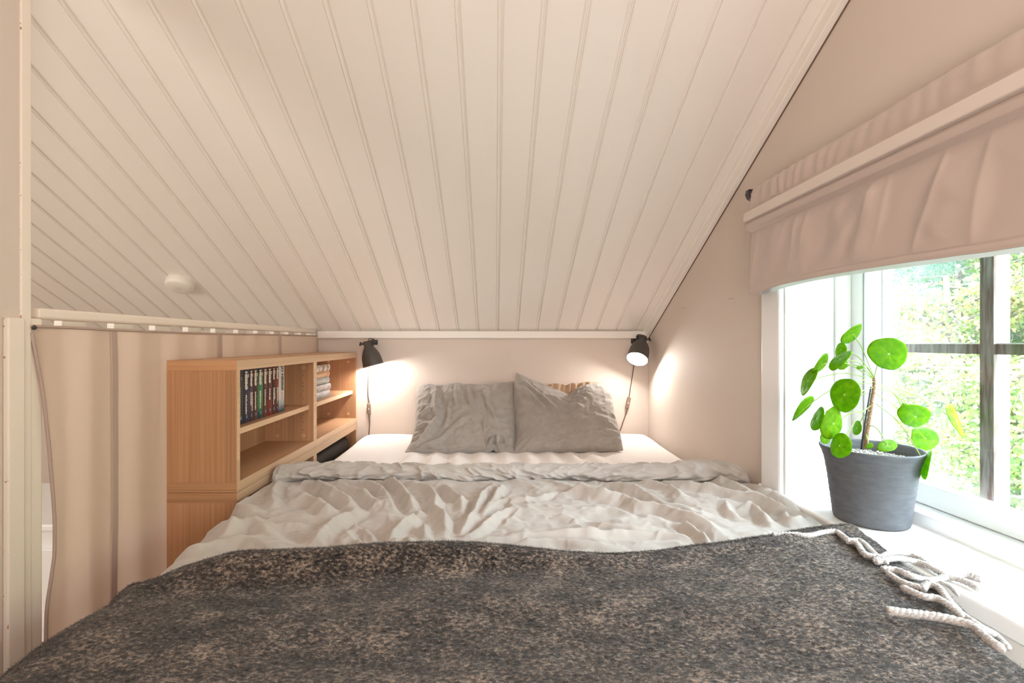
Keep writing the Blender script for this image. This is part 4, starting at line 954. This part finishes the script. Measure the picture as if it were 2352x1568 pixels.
# ---------------------------------------------------------------- potted plant
PC = Vector((.906, 1.170, .6425))
pp = tag(empty('potted_plant', PC), 'coin-leaved houseplant in a dark grey stoneware pot on the window sill', 'potted plant')
pr = [(0, 0), (.070, 0), (.0745, .003), (.0765, .010), (.0785, .030), (.0825, .065), (.0875, .105), (.0930, .140), (.0985, .160), (.1035, .171), (.1045, .1745), (.1030, .177), (.0995, .1765), (.0975, .172), (.0930, .162), (.0885, .150), (.086, .140)]
pp2 = []
for (a, b_), (c_, d_) in zip(pr[:-1], pr[1:]):
    k = max(1, int(math.hypot(c_-a, d_-b_) / .003))
    for i in range(k): pp2.append((a + (c_-a)*i/k, b_ + (d_-b_)*i/k))
pp2.append(pr[-1]); pp2 = [(r_ + (.0004*math.sin(z_*900) + .0003*math.sin(z_*410 + 1) if .01 < z_ < .165 and r_ > .078 else 0), z_) for r_, z_ in pp2]
under(pp, MB().lathe(pp2, 96, Matrix.Translation(PC)), 'pot', M['pot'], smooth=True)
sm = MB(); ns = 40; vs = [(PC.x, PC.y, PC.z + .152)]; fs = []
for rI in range(1, 9):
    for k in range(ns):
        a = 2*math.pi*k/ns; r_ = .0885*rI/8; vs.append((PC.x + r_*math.cos(a), PC.y + r_*math.sin(a), PC.z + .150 + .004*random.random() - .002*(rI/8)))
for k in range(ns): fs.append((0, 1+k, 1+(k+1) % ns))
for rI in range(7):
    for k in range(ns): a = 1+rI*ns; fs.append((a+k, a+ns+k, a+ns+(k+1) % ns, a+(k+1) % ns))
soil = under(pp, sm.add(vs, fs), 'soil', M['soil'], smooth=True)
gr = MB()
for k in range(420):
    a = random.random()*2*math.pi; r_ = .080*math.sqrt(random.random()); s_ = random.uniform(.0012, .0032); q = Vector((PC.x + r_*math.cos(a), PC.y + r_*math.sin(a), PC.z + .154))
    mm = Matrix.Translation(q) @ Matrix.Rotation(random.random()*3, 4, 'X') @ Matrix.Rotation(random.random()*3, 4, 'Z')
    gr.add([mm @ Vector(v_)*1 for v_ in ((s_,0,0),(-s_,0,0),(0,s_,0),(0,-s_,0),(0,0,s_),(0,0,-s_))], [(0,2,4),(2,1,4),(1,3,4),(3,0,4),(2,0,5),(1,2,5),(3,1,5),(0,3,5)])
g_ = gr.build('grit', M['grit'], soil); g_['kind'] = 'stuff'
YP = 1.165
stem_px = [(1989, 1030), (1990, 1005), (1996, 965), (2003, 920), (2008, 885), (2007, 866)]
stp = catmull([onY(px, py, YP) for px, py in stem_px], 8)
st = MB().tube(stp, [.0050 - .0015*k/len(stp) + .0006*math.sin(k*2.1) for k in range(len(stp))], 12)
under(pp, st, 'stem', M['stem'], smooth=True)
under(pp, MB().tube([onY(1978, 1032, YP - .01), onY(1988, 965, YP - .008), onY(2001, 888, YP - .005)], .0022, 8), 'support_stick', mat('dark_stick', (.05, .05, .055), .5), smooth=True)
rt = MB()
for k in range(5):
    q0 = stp[len(stp)//2 + random.randint(-4, 8)]; q = q0 + Vector((.006, -.004, 0)); pts_ = [q0]
    for j in range(6): pts_.append(pts_[-1] + Vector((random.uniform(-.004, .006), random.uniform(-.004, .002), random.uniform(-.009, .003))))
    rt.tube(catmull(pts_, 3), .0006, 5)
o = under(pp, rt, 'aerial_roots', mat('root_white', (.8, .76, .7), .7), smooth=True); o['kind'] = 'stuff'

def leaf(px, py, a, b_, tilt, Y, sgn, node, curl=.10, sag=0.0):
    c = onY(px, py, Y); rd = ray(px, py).normalized(); k = Y / F
    ta = R(tilt); A = Vector((math.cos(ta)*a*k, 0, math.sin(ta)*a*k)); Bp = Vector((-math.sin(ta)*b_*k, 0, math.cos(ta)*b_*k))
    # add depth along the view ray until both half axes have about the same true length
    La = A.length; q = max(La**2 - Bp.length**2, 0); dp = Bp.dot(rd); t_ = -dp + math.sqrt(max(dp*dp + q, 0)); t2 = -dp - math.sqrt(max(dp*dp + q, 0))
    B = Bp + rd * (t_ if sgn > 0 else t2); N = A.cross(B).normalized()
    if N.dot(-rd) < 0: N = -N
    nr, ns_ = 9, 40; vs = [c - N*La*curl*.6]; uvs = [(0, 0)]; ph = random.random()*6
    for i in range(1, nr + 1):
        rr_ = i / nr
        for j in range(ns_):
            t = 2*math.pi*j/ns_; wob = 1 + .025*math.sin(3*t + ph)*rr_ + .012*math.sin(7*t + ph*2)*rr_
            vein = .012*La*math.cos(8*t + ph)*rr_*(1-rr_)*4
            z = -La*curl*.6*(1-rr_)**2 - La*curl*rr_**3*1.2 + La*.06*math.sin(2*t + ph)*rr_**2 + vein
            vs.append(c + A*math.cos(t)*rr_*wob + B*math.sin(t)*rr_*wob + N*z); uvs.append((rr_*math.cos(t), rr_*math.sin(t)))
    fs = [(0, 1+j, 1+(j+1) % ns_) for j in range(ns_)] + [(1+i*ns_+j, 1+(i+1)*ns_+j, 1+(i+1)*ns_+(j+1) % ns_, 1+i*ns_+(j+1) % ns_) for i in range(nr-1) for j in range(ns_)]
    me = new_mesh(vs, fs, True); ul = me.uv_layers.new(name='UVMap')
    for lp in me.loops: ul.data[lp.index].uv = uvs[lp.vertex_index]
    me.materials.append(M['leaf']); lf = link('leaf', me, None, pp); lf.matrix_parent_inverse = Matrix.Translation(-PC)
    so = lf.modifiers.new('s', 'SOLIDIFY'); so.thickness = .0007
    n0_ = stp[int(node * (len(stp)-1))]; end = c - N*(La*curl*.6 + .001); mid_ = (n0_ + end)/2 + Vector((0, 0, .018 - sag)) - N*.004
    MB().tube(catmull([n0_, mid_, end], 8), .0011, 7).build('petiole', M['petiole'], lf, smooth=True)
    return lf
LV = [
 (2043, 814, 47, 37, -8, 1.10, -1, .98), (1938, 906, 39, 35, 80, 1.07, 1, .88), (1917, 973, 38, 24, 75, 1.06, -1, .78), (1926, 1023, 29, 25, 85, 1.045, 1, .55),
 (2104, 958, 39, 26, -6, 1.13, -1, .75), (2127, 1006, 33, 28, -20, 1.22, 1, .70), (2039, 1021, 24, 14, 8, 1.12, 1, .35), (1966, 982, 17, 10, 78, 1.20, 1, .45),
 (2201, 965, 43, 9, -66, 1.20, 1, .85), (1961, 768, 31, 13, 42, 1.13, -1, 1.0), (1928, 803, 18, 13, 70, 1.19, 1, 1.0), (1928, 823, 33, 12, 38, 1.12, 1, .98),
 (1891, 837, 29, 10, 55, 1.14, -1, .97), (1853, 873, 35, 13, 63, 1.15, 1, .96), (1847, 940, 37, 10, 50, 1.16, -1, .85), (1873, 959, 29, 13, 69, 1.17, 1, .72),
 (2121, 1064, 35, 9, 76, 1.09, 1, .60), (1899, 1003, 17, 12, 80, 1.11, -1, .5), (1936, 838, 14, 8, 30, 1.22, 1, .95), (2074, 936, 12, 9, 60, 1.20, 1, .80), (1998, 1025, 10, 6, 20, 1.13, -1, .15), (1976, 842, 9, 4, 10, 1.15, 1, .99),
]
for q in LV: leaf(*q[:7], q[7], curl=random.uniform(.08, .16))

# ---------------------------------------------------------------- outside
gm = mat('moss_ground', (.05, .10, .03), .95, mottling=(3, (.16, .18, .08), .25))
g1 = MB(); nx_, ny_ = 20, 24; vs = []
for i in range(nx_):
    for j in range(ny_):
        X = 1.9 + i*.8; Yv = -5 + j*1.0; vs.append((X, Yv, -2.2 + .62*(X-1.9) + .25*math.sin(X*1.7 + Yv) + .1*random.random()))
g1.add(vs, [(i*ny_+j, (i+1)*ny_+j, (i+1)*ny_+j+1, i*ny_+j+1) for i in range(nx_-1) for j in range(ny_-1)])
struct(g1.build('ground_outside', gm, smooth=True))
def foliage_mat(name, c1_, c2_):
    m = bpy.data.materials.new(name); m.use_nodes = True; n = m.node_tree; p = n.nodes['Principled BSDF']
    g = n.nodes.new('ShaderNodeNewGeometry'); cr = n.nodes.new('ShaderNodeValToRGB'); cr.color_ramp.elements[0].color = (*c1_, 1); cr.color_ramp.elements[1].color = (*c2_, 1)
    n.links.new(g.outputs['Random Per Island'], cr.inputs[0]); n.links.new(cr.outputs[0], p.inputs['Base Color']); p.inputs['Roughness'].default_value = .55
    tr = n.nodes.new('ShaderNodeBsdfTranslucent'); ms = n.nodes.new('ShaderNodeMixShader'); ms.inputs[0].default_value = .45
    n.links.new(cr.outputs[0], tr.inputs[0]); n.links.new(p.outputs[0], ms.inputs[1]); n.links.new(tr.outputs[0], ms.inputs[2]); n.links.new(ms.outputs[0], n.nodes['Material Output'].inputs[0]); return m
fm1 = foliage_mat('birch_leaves', (.055, .12, .022), (.19, .22, .065)); fm2 = foliage_mat('pine_needles', (.024, .07, .042), (.09, .15, .095)); fm3 = foliage_mat('autumn_leaves', (.095, .145, .028), (.27, .21, .09))
def quads_mesh(C, A, B):
    V_ = np.stack([C - A, C + B, C + A, C - B], 1).reshape(-1, 3); n = len(C); lo = np.arange(4*n, dtype=np.int32)
    me = bpy.data.meshes.new('m'); me.vertices.add(4*n); me.vertices.foreach_set('co', V_.astype(np.float32).ravel()); me.loops.add(4*n); me.loops.foreach_set('vertex_index', lo)
    me.polygons.add(n); me.polygons.foreach_set('loop_start', np.arange(n, dtype=np.int32)*4); me.update(calc_edges=True); return me
def tree(label, loc, H, spread, nbr, nl, size, fm, needle=False, lo=.05):
    root = tag(empty('tree', loc), label, 'tree', 'trees outside the window'); loc = Vector(loc)
    tk = [loc + Vector((.04*math.sin(i*1.3), .04*math.cos(i), H*i/8)) for i in range(9)]
    under(root, MB().tube(tk, [.05*(1 - i/9.5) + .008 for i in range(9)], 8), 'trunk', M['bark'], smooth=True)
    bm_ = MB(); ends = []
    for k in range(nbr):
        h = H*(lo + (1-lo)*random.random()); a = random.random()*2*math.pi; L = spread*(1.1 - .6*h/H)*random.uniform(.6, 1.1); p = loc + Vector((0, 0, h)); d_ = Vector((math.cos(a), math.sin(a), random.uniform(-.15, .35)))
        path = [p]
        for j in range(6): d_ = (d_ + Vector((random.uniform(-.25, .25), random.uniform(-.25, .25), random.uniform(-.15, .12)))).normalized(); path.append(path[-1] + d_*L/6)
        bm_.tube(path, [.012*(1-j/7.5) + .002 for j in range(7)], 5)
        ends += path[1:]
        for j in range(2, 7):
            for _ in range(2):
                e = d_ + Vector((random.uniform(-1, 1), random.uniform(-1, 1), random.uniform(-.5, .6))); e.normalize(); p2 = [path[j], path[j] + e*L*.14, path[j] + e*L*.26 + Vector((0, 0, -.02))]
                bm_.tube(p2, [.004, .003, .0015], 4); ends += p2[1:]
    under(root, bm_, 'branches', M['bark'])['kind'] = 'stuff'
    E = np.array([tuple(e) for e in ends]); C = E[rng.integers(0, len(E), nl)] + rng.normal(size=(nl, 3))*(.085 if not needle else .05)
    d1 = rng.normal(size=(nl, 3)); d1 /= np.linalg.norm(d1, axis=1)[:, None]; d2 = np.cross(d1, rng.normal(size=(nl, 3))); d2 /= np.linalg.norm(d2, axis=1)[:, None]
    s_ = (size*(.6 + .8*rng.random(nl)))[:, None]
    me = quads_mesh(C, d1*s_, d2*s_*(.62 if not needle else .08)); me.materials.append(fm)
    o = link('foliage', me, None, root); o.matrix_parent_inverse = Matrix.Translation(-loc); o['kind'] = 'stuff'
def gz(X, Y): return -2.2 + .62*(X-1.9) - .3
tr_ = [((3.3, 3.0), 2.6, .9, 30, 9000, .026, fm1, False, 'low light green leafy tree close outside the window beside the near muntin'), ((4.4, 4.6), 3.6, 1.3, 40, 26000, .045, fm2, True, 'blue green pine standing behind the leafy trees, left in the window view'), ((3.7, 3.95), 3.0, 1.1, 34, 9000, .028, fm3, False, 'yellow tinged young tree in the middle of the window view'),
       ((5.4, 5.2), 4.2, 1.6, 46, 24000, .055, fm2, True, 'tall pine further back on the slope outside'), ((6.2, 6.6), 4.5, 1.9, 44, 14000, .05, fm1, False, 'large pale green tree at the back of the slope'), ((4.7, 3.6), 3.4, 1.3, 36, 11000, .034, fm1, False, 'bushy green tree at the right of the window view'), ((6.6, 4.9), 4.4, 1.8, 40, 12000, .05, fm3, False, 'yellow green tree at the back right of the slope'), ((3.9, 2.2), 3.0, 1.1, 24, 7000, .03, fm1, False, 'leafy tree outside nearest the camera side of the window')]
for (X, Y), H, sp, nb, nl, sz, fm, nd, lab in tr_: tree(lab, (X, Y, gz(X, Y)), H, sp, int(nb * 1.5), int(nl * 1.9), sz * .66, fm, nd)
